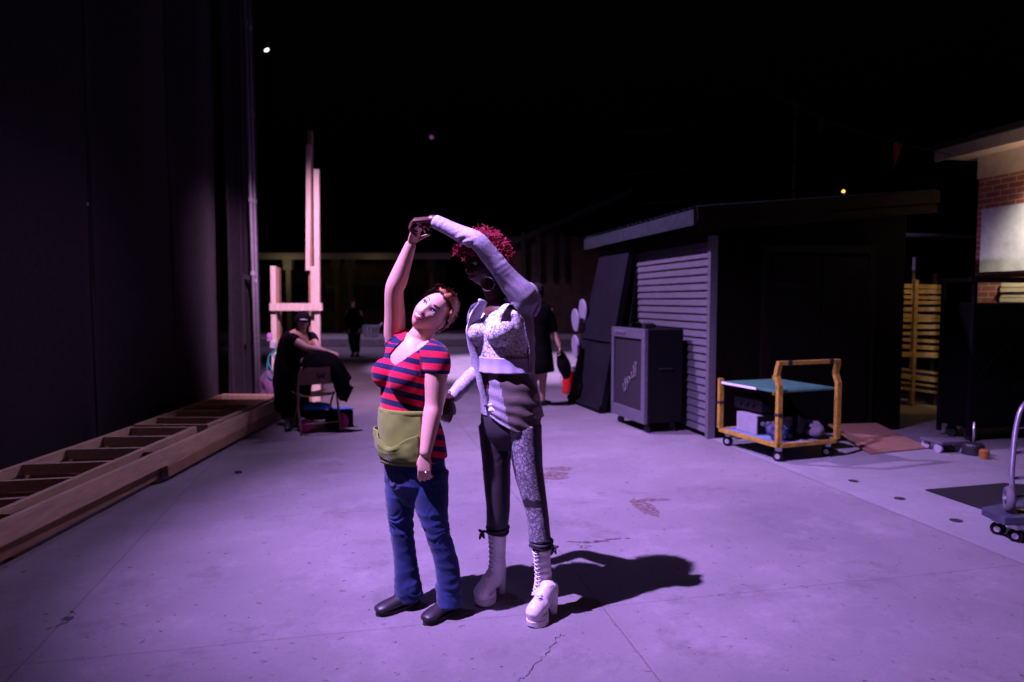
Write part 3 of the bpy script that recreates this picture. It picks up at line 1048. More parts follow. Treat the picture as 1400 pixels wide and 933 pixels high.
# ------------------------------------------------------------------ upright timber frame
TY = 10.4
tw = thing('timber_frame', (P(405, 420, TY).x, TY, 0), 'tall upright frame of pale new lumber posts with one crosspiece', 'timber frame')
def post(x_px, top, Y, w, d, m, bot=0.0, name='post', lean=0.0):
    q = P(x_px, top, Y)
    bm = NB()
    beam(bm, (P(x_px, 420, Y).x + lean, Y, bot), (q.x, Y, q.z), w, d, up=V((0, 1, 0)))
    return obj(name, bm, m, tw, split=0.003)
post(374, 364, TY, 0.080, 0.06, M_PINE2)
post(380, 366, TY + 0.12, 0.06, 0.10, M_PINE3)
post(433, 232, TY, 0.080, 0.06, M_PINE2)
post(422.5, 198, TY + 0.10, 0.070, 0.05, M_PINE2, bot=2.05)
post(424.5, 180, TY + 0.20, 0.06, 0.09, M_PINE3)
post(427.5, 364, TY + 0.08, 0.06, 0.03, M_PINE2)
a, b_ = P(369, 420, TY - 0.07), P(441, 420, TY - 0.07)
bm = NB(); beam(bm, a, b_, 0.04, 0.115); obj('crosspiece', bm, M_PINE2, tw, split=0.003)

# ------------------------------------------------------------------ folding chair with things under it
M_CHAIR = mat('tan_enamel', (0.26, 0.17, 0.12), 0.5, spec=0.4, noise_amt=0.25, noise_scale=14)
M_BLACKMK = mat('stencil_black', (0.03, 0.02, 0.02), 0.8)
ca, cb = G(412, 596), G(466, 590)
cx = (ca + cb) / 2
ex = (cb - ca); ex.z = 0; W_ = ex.length; ex.normalize()
ey = V((-ex.y, ex.x, 0))          # away from the camera: the seat side
def CH(x, y, z): return V((cx.x, cx.y, 0)) + ex * x + ey * y + V((0, 0, z))
chair = thing('folding_chair', (cx.x, cx.y, 0), 'tan metal folding chair seen from behind with a dark letter on its backrest', 'chair')
h = W_ / 2
for s_ in (-1, 1):
    bm = NB(); tube(bm, [CH(s_ * h, 0.0, 0.012), CH(s_ * h, 0.11, 0.42), CH(s_ * h * 0.98, 0.05, 0.70), CH(s_ * h * 0.90, 0.02, 0.80)], 0.014, 10, sub=3, cap=1); obj('back_leg', bm, M_CHAIR, chair, smooth=True)
    bm = NB(); tube(bm, [CH(s_ * (h - 0.035), 0.47, 0.012), CH(s_ * (h - 0.035), 0.13, 0.47)], 0.012, 10, cap=1); obj('front_leg', bm, M_CHAIR, chair, smooth=True)
bm = NB(); tube(bm, [CH(-h, 0.03, 0.12), CH(h, 0.03, 0.12)], 0.009, 8); obj('stretcher', bm, M_CHAIR, chair, smooth=True)
bm = NB(); tube(bm, [CH(-h + .03, 0.42, 0.10), CH(h - .03, 0.42, 0.10)], 0.009, 8); obj('stretcher', bm, M_CHAIR, chair, smooth=True)
# backrest: curved plate with rounded top corners
bm = NB()
g = []
for i in range(17):
    u = -1 + 2 * i / 16
    row = []
    ztop = 0.80 - 0.10 * max(0, abs(u) - 0.62) ** 2 / 0.145
    for j in range(5):
        z = 0.595 + (ztop - 0.595) * j / 4
        row.append(bm.verts.new(CH(u * (h + 0.005), 0.035 - 0.035 * (1 - u * u) + 0.05 * (0.8 - z) - 0.016, z)))
    g.append(row)
for i in range(16):
    for j in range(4):
        bm.faces.new((g[i][j], g[i + 1][j], g[i + 1][j + 1], g[i][j + 1]))
bmesh.ops.solidify(bm, geom=list(bm.faces), thickness=0.012)
br_ = obj('backrest', bm, M_CHAIR, chair, smooth=True, split=0.003)
bm = NB()
zz = ((-0.045, 0.735), (-0.026, 0.665), (0.0, 0.715), (0.026, 0.665), (0.045, 0.735))
for (x0_, za), (x1_, zb) in zip(zz[:-1], zz[1:]):
    beam(bm, CH(x0_, -0.0225, za), CH(x1_, -0.0225, zb), 0.004, 0.020, up=V((0, 0, 1)))
obj('stencil_mark', bm, M_BLACKMK, br_)
bm = NB()
g = []
for i in range(13):
    u = -1 + 2 * i / 12
    row = []
    for j in range(7):
        w = j / 6
        row.append(bm.verts.new(CH(u * (h - 0.02), 0.10 + 0.37 * w, 0.435 + 0.02 * u * u + 0.02 * w)))
    g.append(row)
for i in range(12):
    for j in range(6):
        bm.faces.new((g[i][j], g[i + 1][j], g[i + 1][j + 1], g[i][j + 1]))
bmesh.ops.solidify(bm, geom=list(bm.faces), thickness=-0.018)
obj('seat', bm, M_CHAIR, chair, smooth=True, split=0.004)

def lump(name, c, r, m, label, cat_, amp=0.25, freq=6, seed=0.0, M=None, grp=None):
    bm = NB()
    ball(bm, c, r, M=M, u=32, v=20)
    k = min(r)
    zmin = c[2] - r[2]
    wrinkle(bm, lambda p: k * amp * (nz(p, freq, (seed, 0, 0)) + 0.5 * nz(p, freq * 2.3, (0, seed, 0))))
    for v in bm.verts:
        v.co.z = max(v.co.z, max(0.004, zmin + 0.01))
    return tag(obj(name, bm, m, loc=(c[0], c[1], max(0.0, zmin)), smooth=True), label, cat_, grp)
M_BLUE = mat('blue_nylon', (0.02, 0.20, 0.65), 0.4, noise_amt=0.4, noise_scale=9)
M_TEAL = mat('teal_cloth', (0.02, 0.25, 0.30), 0.8)
M_PINK = mat('pink_cloth', (0.75, 0.06, 0.32), 0.7, noise_amt=0.3)
M_BLKCL = mat('black_cloth', (0.006, 0.0055, 0.007), 0.95, spec=0.03, noise_amt=0.3)
M_BLKCL2 = mat('black_jersey', (0.008, 0.007, 0.010), 0.95, spec=0.03, noise_amt=0.3)
q = CH(0.03, 0.22, 0.20); lump('duffel_bag', q, (0.20, 0.15, 0.06), M_BLKCL, 'black bag on the ground under the folding chair', 'bag', seed=4)
bg = bpy.data.objects['duffel_bag']
q = CH(0.02, 0.24, 0.30); lump('sports_jacket', q, (0.19, 0.13, 0.05), M_BLUE, 'bright blue nylon jacket bundled on the black bag under the chair', 'jacket', 0.5, 9, seed=8)
q = CH(0.33, 0.30, 0.235); lump('sleeve_wrap', q, (0.20, 0.05, 0.018), M_BLUE, 'flat blue cloth sticking out to the right of the chair', 'cloth', 0.4, 9, seed=2)
q = CH(-0.13, 0.18, 0.085); lump('pink_bundle', q, (0.09, 0.08, 0.08), M_PINK, 'small pink bundle under the left side of the chair', 'bundle', seed=5)
q = CH(0.31, 0.10, 0.10); lump('pink_bundle', q, (0.065, 0.06, 0.095), M_PINK, 'upright pink bundle standing at the right chair leg', 'bundle', seed=6)
# the blue cloth rests on a low black case
qa = CH(0.33, 0.30, 0.108); bm = NB(); box(bm, qa, (0.30, 0.20, 0.214), rz=math.atan2(ex.y, ex.x))
for z in (0.10, 0.19):
    box(bm, qa + V((0, 0, z - 0.108)) - ey * 0.104, (0.06, 0.012, 0.02), rz=math.atan2(ex.y, ex.x))
tag(obj('prop_case', bm, M_BLKCL2, loc=(qa.x, qa.y, 0), split=0.015), 'low black case on the ground under the blue cloth', 'case')

# clutter at the end of the wall: small pale and violet bundles, a teal hose
q = G(371, 560); c_ = P(372, 508, 9.75)
lump('cloth_heap', (c_.x - 0.05, 9.9, 0.30), (0.19, 0.16, 0.30), mat('plum_cloth', (0.12, 0.06, 0.14), 0.85), 'plum cloth heaped at the end of the stage wall beside the timber frame', 'cloth', 0.5, 5, seed=3)
for px, py, r_, colr, nm, lab in ((373, 472, 0.045, (0.45, 0.43, 0.50), 'white_pouch', 'white pouch hanging on the timber frame behind the crew member'),
                              (368, 462, 0.04, (0.35, 0.15, 0.4), 'violet_pouch', 'violet pouch hanging on the timber frame behind the crew member')):
    c_ = P(px, py, TY - 0.12)
    lump(nm, (c_.x, TY - 0.10, c_.z), (r_, 0.03, r_ * 1.5), mat(nm + '_cloth', colr, 0.7), lab, 'pouch', 0.9, 14)
pts = []
c_ = P(366, 488, 9.9)
for i in range(70):
    a = i / 69 * 2 * math.pi * 2.3
    k_ = 0.7 + 0.3 * math.sin(i * 0.13 + 1)
    pts.append(V((c_.x + 0.13 + (0.09 * math.cos(a) + 0.05 * math.sin(a)) * k_ + 0.01 * math.sin(i * .7), 9.80 - 0.05 * (i / 69), c_.z - 0.10 + (0.19 * math.sin(a) - 0.10 * math.cos(a)) * k_)))
bm = NB(); loft(bm, pts, [0.009] * len(pts), seg=6, sub=1, cap=0.5)
tag(obj('coiled_hose', bm, M_TEAL, loc=(c_.x, 9.85, c_.z - 0.3), smooth=True), 'teal hose coiled and hung at the end of the stage wall', 'hose')

# ------------------------------------------------------------------ white laundry basket on the kerb
M_WPL = mat('white_plastic', (0.62, 0.60, 0.66), 0.45)
q = P(507, 458, 24.2)
bk = thing('laundry_basket', (q.x, 24.2, 0.27), 'white plastic laundry basket sitting on the far raised kerb', 'basket')
bm = NB()
n = 28
def ringv(r, z): return [bm.verts.new((q.x + r * 1.15 * math.cos(2 * math.pi * i / n), 24.2 + r * math.sin(2 * math.pi * i / n), z)) for i in range(n)]
levels = [(0.22, 0.275), (0.235, 0.36), (0.25, 0.45), (0.265, 0.54), (0.285, 0.66), (0.31, 0.70)]
rs = [ringv(*l) for l in levels]
bm.faces.new(rs[0][::-1])
for k in range(5):
    for i in range(n):
        if k in (1, 2, 3) and i % 2 == 0: continue
        bm.faces.new((rs[k][i], rs[k][(i + 1) % n], rs[k + 1][(i + 1) % n], rs[k + 1][i]))
bmesh.ops.solidify(bm, geom=list(bm.faces), thickness=0.01)
obj('tub', bm, M_WPL, bk)
for s_ in (-1, 1):
    bm = NB(); tube(bm, [(q.x + s_ * 0.33, 24.08, 0.69), (q.x + s_ * 0.42, 24.1, 0.78), (q.x + s_ * 0.42, 24.3, 0.78), (q.x + s_ * 0.33, 24.32, 0.69)], 0.02, 8, sub=4, cap=1); obj('handle', bm, M_WPL, bk, smooth=True)

# ------------------------------------------------------------------ leaning black scenery flats with pale wheels
M_FLAT = mat('black_scenery_paint', (0.010, 0.0095, 0.015), 0.75, spec=0.12, noise_amt=0.4, noise_scale=3, bump=0.1)
fl = G(797, 556)
t = thing('scenery_flat', (fl.x, fl.y, 0), 'tall black scenery flat leaning on the shed with three pale wheels on its edge', 'scenery flat')
b0, b1 = G(776, 549), G(820, 566)
top0 = P(822, 338, b0.y + 0.35); top1 = P(862, 330, b1.y + 0.35)
def slab(bm, q0, q1, q2, q3, th):
    n_ = (q1 - q0).cross(q3 - q0).normalized()
    A = [bm.verts.new(p) for p in (q0, q1, q2, q3)]
    B = [bm.verts.new(p + n_ * th) for p in (q0, q1, q2, q3)]
    bm.faces.new(A[::-1]); bm.faces.new(B)
    for i in range(4):
        bm.faces.new((A[i], A[(i + 1) % 4], B[(i + 1) % 4], B[i]))
    return n_
dn = (b1 - b0).cross(top0 - b0).normalized()
bm = NB(); slab(bm, b0, b1, top1, top0, -0.10); obj('panel', bm, M_FLAT, t, split=0.006)
for u in (0.42, 0.97, 0.03):
    bm = NB()
    beam(bm, b0.lerp(top0, u) + dn * 0.012, b1.lerp(top1, u) + dn * 0.012, 0.022, 0.07, up=(top0 - b0))
    obj('batten', bm, M_FLAT, t)
bm = NB()
n2 = -dn
slab(bm, b0 + n2 * 0.11 + UD * 0.10, b1 + n2 * 0.11 + UD * 0.16, top1 + n2 * 0.11 + UD * 0.05, top0 + n2 * 0.11 + UD * 0.02, -0.06)
obj('second_panel', bm, M_FLAT, t)
M_WHEEL = mat('pale_wheel', (0.28, 0.26, 0.34), 0.5)
ax = (b1 - b0).normalized()
for px, py in ((797, 425), (787, 438), (787, 474)):
    uu = (549 - py) / (549 - 338.0)
    c_ = P(px, py, b0.lerp(top0, uu).y + 0.05)
    bm = NB(); disc(bm, c_, V((1, 0.20, 0.08)), 0.185, 0.035, 30)
    e = c_; 
    f_ = obj('wheel', bm, M_WHEEL, t, split=0.012)
    bm = NB(); beam(bm, c_, b0.lerp(top0, uu) + ax * 0.05 - dn * 0.03, 0.03, 0.03); obj('axle', bm, M_DARKSTEEL, t)

# ------------------------------------------------------------------ speaker cabinet
M_TOLEX = mat('black_tolex', (0.005, 0.0046, 0.006), 0.8, spec=0.08, bump=0.3, bump_scale=300)
M_GREYFR = mat('grey_frame_vinyl', (0.095, 0.087, 0.115), 0.6, noise_amt=0.25, noise_scale=20)
M_GRILL = mat('dark_grille_cloth', (0.018, 0.015, 0.021), 0.9, noise_amt=0.35, noise_scale=60, bump=0.4, bump_scale=260)
M_CHROME = mat('worn_chrome', (0.55, 0.52, 0.58), 0.35, 0.8)
sc0 = G(882, 594)
ang = math.atan2(0.90, -0.27)           # direction of the front face, receding
fd = V((-0.285, 0.958, 0)); sd = V((0.958, 0.285, 0))
def SP(a, b_, z): return V((sc0.x, sc0.y, 0)) + fd * a + sd * b_ + V((0, 0, z))
FW, FD_, Z0, Z1 = 0.93, 0.50, 0.12, 1.25
spk = thing('speaker_cabinet', SP(FW / 2, FD_ / 2, 0), 'big grey-framed speaker cabinet on casters with scrawled script logo on its grille', 'speaker')
bm = NB(); prism(bm, [SP(0, 0.03, 0), SP(FW, 0.03, 0), SP(FW, FD_, 0), SP(0, FD_, 0)], Z0, Z1); obj('cabinet', bm, M_TOLEX, spk, split=0.015)
bm = NB()
for a0_, a1_, za, zb in ((0, FW, Z1 - 0.12, Z1 + 0.004), (0, FW, Z0 - 0.004, Z0 + 0.14), (0, 0.09, Z0 + 0.14, Z1 - 0.12), (FW - 0.075, FW, Z0 + 0.14, Z1 - 0.12)):
    prism(bm, [SP(a0_, -0.02, 0), SP(a1_, -0.02, 0), SP(a1_, 0.028, 0), SP(a0_, 0.028, 0)], za, zb)
obj('front_frame', bm, M_GREYFR, spk, split=0.006)
bm = NB(); prism(bm, [SP(0.09, 0.006, 0), SP(FW - 0.075, 0.006, 0), SP(FW - 0.075, 0.028, 0), SP(0.09, 0.028, 0)], Z0 + 0.14, Z1 - 0.12); gr = obj('grille', bm, M_GRILL, spk)
bm = NB()
lp = random.Random(5)
# slanted script: a run of loops climbing to the right edge
pts = []
for i in range(60):
    u = i / 59
    a_ = 0.60 - 0.36 * u + 0.022 * math.sin(u * 40)
    z_ = Z0 + 0.36 + 0.30 * u + (0.05 + 0.03 * math.sin(u * 9)) * math.sin(u * 40 + 1.2)
    pts.append(SP(a_, 0.0, z_))
loft(bm, pts, [0.004 + 0.004 * abs(math.sin(i * 0.7)) for i in range(60)], seg=6, sub=2, cap=0.6)
for a_, z_, da, dz_ in ((0.56, 0.46, 0.05, 0.12), (0.30, 0.72, 0.06, 0.12), (0.25, 0.72, -0.04, 0.14)):
    beam(bm, SP(a_, 0.0, z_), SP(a_ - da, 0.0, z_ + dz_), 0.006, 0.016, up=V((0, 0, 1)))
obj('script_logo', bm, mat('logo_silver', (0.22, 0.19, 0.23), 0.6, noise_amt=0.8, noise_scale=30), gr)
for k in range(4):
    c_ = SP(FW - 0.16 - 0.07 * k, -0.028, Z1 - 0.05)
    bm = NB(); disc(bm, c_, sd, 0.018, 0.02, 14); obj('knob', bm, M_CHROME, spk)
for a_, b_ in ((0.10, 0.08), (0.83, 0.08), (0.10, 0.42), (0.83, 0.42)):
    bm = NB()
    disc(bm, SP(a_, b_, 0.045), fd * 0.5 + sd, 0.045, 0.03, 18); box(bm, SP(a_, b_, 0.1), (0.04, 0.04, 0.05)); obj('caster', bm, M_DARKSTEEL, spk)
bm = NB(); tube(bm, [SP(0.02, 0.26 - 0.09, 0.78), SP(-0.02, 0.26 - 0.08, 0.78), SP(-0.02, 0.26 + 0.08, 0.78), SP(0.02, 0.26 + 0.09, 0.78)], 0.010, 8); obj('carry_handle', bm, M_DARKSTEEL, spk)
# odds and ends on the cabinet
for (a_, b_, sx, sy, sz, m_, nm, lab, ct) in ((0.62, 0.18, 0.16, 0.10, 0.055, M_BLKCL2, 'pedal_box', 'small black pedal box on top of the speaker cabinet, farther one', 'pedal'),
                                     (0.28, 0.17, 0.12, 0.11, 0.06, M_DARKSTEEL, 'pedal_box', 'small dark metal pedal box on top of the speaker cabinet, nearer one', 'pedal')):
    bm = NB(); c_ = SP(a_, b_, Z1 + 0.002 + sz / 2); box(bm, c_, (sx, sy, sz), rz=GRID); 
    for k in range(3):
        loft(bm, [c_ + V((-0.04 + 0.04 * k, 0, sz / 2)), c_ + V((-0.04 + 0.04 * k, 0, sz / 2 + 0.02))], [0.010, 0.009], seg=10, sub=1, cap=0)
    tag(obj(nm, bm, m_, loc=(c_.x, c_.y, Z1), split=0.006), lab, ct)
pts = [SP(0.45 + 0.10 * math.cos(i * 0.55) , 0.28 + 0.07 * math.sin(i * 0.55), Z1 + 0.014 + 0.0008 * i) for i in range(36)]
bm = NB(); loft(bm, pts, [0.006] * 36, seg=6, sub=2, cap=0.5)
tag(obj('coiled_cable', bm, M_TOLEX, loc=SP(0.45, 0.28, Z1), smooth=True), 'black cable coiled on top of the speaker cabinet', 'cable')

# ------------------------------------------------------------------ yellow tool cart
M_YEL = mat('yellow_paint', (0.38, 0.25, 0.028), 0.55, spec=0.3, noise_amt=0.55, noise_scale=22, col2=(0.19, 0.105, 0.02), bump=0.1)
M_GREEN = mat('green_board', (0.045, 0.16, 0.11), 0.55, noise_amt=0.4, noise_scale=6, col2=(0.035, 0.11, 0.09))
M_TAPE = mat('black_tape', (0.02, 0.018, 0.02), 0.5)
k0 = G(1063, 634)
kl = V((-0.345, 0.939, 0)); kr = V((0.939, 0.345, 0))
KL, KW = 0.90, 0.74
def KC(a, b_, z): return V((k0.x, k0.y, 0)) + kl * a + kr * b_ + V((0, 0, z))
ct = thing('tool_cart', KC(KL / 2, KW / 2, 0), 'yellow steel push cart with a green top board and black tape bands', 'cart')
S = 0.042
bm = NB()
for a, b_ in (((0, 0), (KL, 0)), ((0, KW), (KL, KW))):
    beam(bm, KC(a[0], a[1], 0.175), KC(b_[0], b_[1], 0.175), S, S)
for a in (0.0, KL):
    beam(bm, KC(a, S / 2, 0.1745), KC(a, KW - S / 2, 0.1745), S * 0.98, S * 0.98)
obj('base_frame', bm, M_YEL, ct, split=0.004)
def upright(a, b_, pts, nm='post'):
    bm = NB()
    for (z0_, o0), (z1_, o1) in zip(pts[:-1], pts[1:]):
        beam(bm, KC(a + o0, b_, z0_), KC(a + o1, b_, z1_ + 0.004), S * 1.25, S * 0.95, up=kl)
    return obj(nm, bm, M_YEL, ct)
for b_ in (0.0, KW):
    upright(KL, b_, [(0.195, 0), (0.74, 0)])
    upright(0.0, b_, [(0.195, 0), (0.76, 0), (0.86, 0.04), (0.97, 0.01)])
bm = NB(); beam(bm, KC(0.01, -0.02, 0.985), KC(0.01, KW + 0.02, 0.985), S, S); obj('push_bar', bm, M_YEL, ct, split=0.006)
for a, b_ in ((0, 0), (KL, 0)):
    bm = NB(); box(bm, KC(a, b_, 0.48), (S * 1.3, S * 1.3, 0.03), rz=math.atan2(kr.y, kr.x)); obj('tape_band', bm, M_TAPE, ct)
for t_ in (0.16, 0.86):
    bm = NB(); box(bm, KC(0.01, KW * t_, 0.985), (0.05, S * 1.12, S * 1.12), rz=math.atan2(kr.y, kr.x)); obj('tape_band', bm, M_TAPE, ct)
bm = NB(); prism(bm, [KC(0.03, -0.005, 0), KC(KL - 0.03, -0.005, 0), KC(KL - 0.03, KW + 0.005, 0), KC(0.03, KW + 0.005, 0)], 0.690, 0.715); tb = obj('top_board', bm, M_GREEN, ct, split=0.004)
bm = NB(); beam(bm, KC(0.32, -0.012, 0.70), KC(KL - 0.03, -0.012, 0.70), 0.008, 0.024); obj('edge_strip', bm, M_WPL, tb)
bm = NB(); prism(bm, [KC(0.02, 0.02, 0), KC(KL - 0.02, 0.02, 0), KC(KL - 0.02, KW - 0.02, 0), KC(0.02, KW - 0.02, 0)], 0.180, 0.195); obj('bottom_shelf', bm, mat('blue_grey_shelf', (0.16, 0.22, 0.38), 0.6, noise_amt=0.4), ct)
for a, b_ in ((0.06, 0.06), (KL - 0.06, 0.06), (0.06, KW - 0.06), (KL - 0.06, KW - 0.06)):
    bm = NB(); disc(bm, KC(a, b_, 0.055), kr + kl * 0.4, 0.055, 0.034, 18); w_ = obj('caster', bm, M_TOLEX, ct, split=0.004)
    bm = NB(); disc(bm, KC(a, b_, 0.055), kr + kl * 0.4, 0.026, 0.045, 14); box(bm, KC(a, b_, 0.13), (0.05, 0.05, 0.045)); obj('hub', bm, M_CHROME, w_)
# things on the bottom shelf
bm = NB()
prism(bm, [KC(0.42, 0.09, 0), KC(0.74, 0.09, 0), KC(0.74, 0.42, 0), KC(0.42, 0.42, 0)], 0.197, 0.40)
am = tag(obj('power_amplifier', bm, mat('grey_metal_case', (0.28, 0.265, 0.32), 0.5, 0.2, noise_amt=0.2), loc=KC(0.58, 0.25, 0.197), split=0.006), 'grey metal amplifier with bright knobs on the cart bottom shelf', 'amplifier')
bm = NB(); prism(bm, [KC(0.412, 0.10, 0), KC(0.418, 0.10, 0), KC(0.418, 0.41, 0), KC(0.412, 0.41, 0)], 0.21, 0.39); obj('face_plate', bm, M_TOLEX, am)
for k, b_ in enumerate((0.16, 0.23, 0.30)):
    bm = NB(); disc(bm, KC(0.40, b_, 0.31), kl, 0.024, 0.025, 16); obj('knob', bm, M_CHROME, am)
c_ = KC(0.62, 0.30, 0.50)
bm = NB(); box(bm, c_, (0.44, 0.34, 0.15), rz=math.atan2(kl.y, kl.x))
for k in (-1, 0, 1):
    disc(bm, c_ - kr * 0.18 + kl * (0.10 * k), kr, 0.018, 0.03, 12)
tag(obj('mixer_case', bm, M_TOLEX, loc=(c_.x, c_.y, 0.42), split=0.015), 'black mixer case stacked on the grey amplifier in the cart', 'case')
lump('gig_bag', KC(0.20, 0.36, 0.31), (0.17, 0.16, 0.115), M_BLKCL, 'black bag slumped at the middle of the cart bottom shelf', 'bag', 0.8, 9, seed=1)
lump('navy_bag', KC(0.16, 0.17, 0.27), (0.10, 0.09, 0.08), mat('navy_nylon', (0.015, 0.025, 0.08), 0.6), 'navy pouch near the front post of the cart', 'bag', 0.9, 12, seed=2)
lump('grey_pillow', KC(0.15, 0.55, 0.285), (0.09, 0.17, 0.085), mat('grey_felt', (0.09, 0.08, 0.10), 0.9, bump=0.3), 'grey padded cushion tipped at the right end of the cart shelf', 'cushion', 0.6, 8, seed=9)

# ------------------------------------------------------------------ plywood ramp at the shed door
M_PLY = mat('reddish_plywood', (0.24, 0.135, 0.09), 0.7, noise_amt=0.35, noise_scale=4, stretch=(1.2, 6, 6), bump=0.1)
rp = [G(1132, 580, 0.14), G(1198, 578, 0.14), G(1268, 612, 0.02), G(1190, 620, 0.02)]
bm = NB()
A = [bm.verts.new(p) for p in rp]; B = [bm.verts.new(p - V((0, 0, 0.018))) for p in rp]
bm.faces.new(A); bm.faces.new(B[::-1])
for i in range(4): bm.faces.new((A[i], A[(i + 1) % 4], B[(i + 1) % 4], B[i]))
rt = thing('plywood_ramp', ((rp[0].x + rp[2].x) / 2, (rp[0].y + rp[2].y) / 2, 0), 'reddish plywood ramp sloping down from the dark shed door', 'ramp')
obj('sheet', bm, M_PLY, rt, split=0.003)
bm = NB(); m0 = rp[0].lerp(rp[3], 0.12); m1 = rp[1].lerp(rp[2], 0.12)
beam(bm, V((m0.x + .05, m0.y, 0.05)), V((m1.x - .05, m1.y, 0.05)), 0.05, 0.098); obj('bearer', bm, M_PINE3, rt)

# ------------------------------------------------------------------ slatted wooden stair unit beyond, warm lit
SY = 10.3
M_SLAT = mat('weathered_slats', (0.34, 0.23, 0.12), 0.75, noise_amt=0.5, noise_scale=7)
st = thing('slatted_stair', (P(1253, 500, SY).x, SY, 0), 'slatted wooden screen with slanting lower boards lit warm between shed and equipment', 'screen')
xl, xr = P(1224, 450, SY).x, P(1290, 450, SY).x
bm = NB()
zs = []
for py in (391, 399, 406, 414, 423, 431, 438, 447, 456, 464, 473):
    z = P(1250, py, SY).z
    beam(bm, (xl, SY, z), (xr, SY, z - 0.02 * (py % 3)), 0.02, 0.050 + 0.012 * (py % 2))
obj('slat_panel', bm, M_SLAT, st)
bm = NB(); z = P(1250, 484, SY).z; beam(bm, (xl, SY - 0.05, z), (xr, SY - 0.05, z - 0.02), 0.03, 0.075); obj('rail', bm, M_SLAT, st)
bm = NB()
for py, hh in ((506, 0.035), (515, 0.075), (524, 0.03), (532, 0.04)):
    z = P(1250, py, SY).z
    beam(bm, (xl, SY - 0.04, z + 0.03), (xr, SY - 0.04, z - 0.06), 0.03, hh)
obj('tread_board', bm, M_SLAT, st)
for px in (1247, 1279):
    x = P(px, 450, SY).x
    bm = NB(); box(bm, (x, SY + 0.05 - (0.11 if px == 1247 else 0), 0.95 if px == 1247 else 1.0), (0.05, 0.05, 1.9 if px == 1247 else 2.0)); obj('post', bm, M_SLAT if px == 1247 else M_DARKSTEEL, st)
pp = P(1249, 380, SY + 0.3)
t = thing('steel_picket', (pp.x, SY + 0.3, 0), 'thin violet-lit steel picket sticking up behind the slatted screen', 'post')
bm = NB(); tube(bm, [(pp.x, SY + 0.3, 0), (pp.x, SY + 0.3, P(1249, 352, SY + 0.3).z)], 0.022, 10); obj('pole', bm, M_STEEL, t, smooth=True)
bm = NB(); box(bm, (pp.x, SY + 0.3, 0.006), (0.12, 0.12, 0.012)); obj('foot_plate', bm, M_STEEL, t)

# rail between shed and brick building
a, b_ = P(1215, 321, 11.0), P(1345, 324, 11.0)
t = thing('overhead_rail', ((a.x + b_.x) / 2, 11.0, 0), 'thin dark overhead rail spanning the gap between shed and brick building', 'rail')
bm = NB(); tube(bm, [a, b_], 0.03, 10); obj('bar', bm, M_STEEL, t, smooth=True)
for q in (a, b_):
    bm = NB(); tube(bm, [(q.x, 11.05, 0), (q.x, 11.05, q.z + 0.05)], 0.03, 8); obj('upright', bm, M_DARKSTEEL, t, smooth=True)

# ------------------------------------------------------------------ black covered equipment by the brick building
M_CASE = mat('black_case_laminate', (0.004, 0.004, 0.0045), 0.8, spec=0.06, noise_amt=0.4, bump=0.1)
E0 = G(1324, 606)
eu, ev = E0.dot(UD), E0.dot(VD)
eq = thing('equipment_rack', E0, 'large black equipment rack with top rail standing in the dark before the brick building', 'rack')
EW, ED, EH = 1.8, 0.45, 1.57
bm = NB(); prism(bm, [UV(eu, ev), UV(eu + EW, ev), UV(eu + EW, ev + ED), UV(eu, ev + ED)], 0.16, EH); obj('body', bm, M_CASE, eq, split=0.02)
bm = NB()
for a in (0.02, EW - 0.02):
    for v in (0.02, ED - 0.02):
        p = UV(eu + a, ev + v); box(bm, (p.x, p.y, (EH + 0.27) / 2 + 0.02), (0.04, 0.04, EH + 0.27 - 0.1), rz=GRID)
for v in (0.02, ED - 0.02):
    beam(bm, UV(eu - 0.05, ev + v, EH + 0.26), UV(eu + EW + 0.1, ev + v, EH + 0.26), 0.05, 0.05)
obj('frame_rail', bm, M_SEAM, eq)
bm = NB()
beam(bm, UV(eu + 0.10, ev - 0.02, 0.75), UV(eu + 0.42, ev - 0.02, 1.12), 0.02, 0.03)
beam(bm, UV(eu + 0.42, ev - 0.02, 1.12), UV(eu + 0.74, ev - 0.02, 0.75), 0.02, 0.03)
obj('brace', bm, M_SEAM, eq)
for a in (0.12, 0.62, 1.12):
    bm = NB(); box(bm, UV(eu + a, ev - 0.012, 0.62), (0.14, 0.02, 0.10), rz=GRID); obj('latch', bm, M_SEAM, eq, split=0.004)
for a, v in ((0.12, 0.10), (EW - 0.12, 0.10), (0.12, ED - 0.10), (EW - 0.12, ED - 0.10)):
    bm = NB(); disc(bm, UV(eu + a, ev + v, 0.07), UD, 0.07, 0.04, 18); box(bm, UV(eu + a, ev + v, 0.14), (0.06, 0.06, 0.05), rz=GRID); obj('caster', bm, M_DARKSTEEL, eq)
# small gear in front of it
p = G(1330, 622)
t = thing('stand_base', (p.x, p.y, 0), 'small round stand base with a short steel rod before the black rack', 'stand')
bm = NB(); loft(bm, [V((p.x, p.y, 0.003)), V((p.x, p.y, 0.10)), V((p.x, p.y, 0.12))], [0.10, 0.10, 0.09], seg=22, sub=1, cap=0); obj('base', bm, M_DARKSTEEL, t)
bm = NB(); tube(bm, [(p.x, p.y, 0.12), (p.x, p.y, 0.34)], 0.010, 10); obj('rod', bm, M_CHROME, t, smooth=True)
p = G(1345, 628)
bm = NB(); loft(bm, [V((p.x, p.y, 0.002)), V((p.x, p.y, 0.085)), V((p.x, p.y, 0.10))], [0.045, 0.045, 0.03], seg=18, sub=1, cap=0)
tag(obj('paint_can', bm, mat('amber_paint', (0.25, 0.10, 0.02), 0.6), loc=(p.x, p.y, 0)), 'small amber can on the ground before the black rack', 'can')
p = G(1300, 620)
t = thing('caster_dolly', (p.x, p.y, 0), 'low dark dolly with grey wheels on the walk before the black rack', 'dolly')
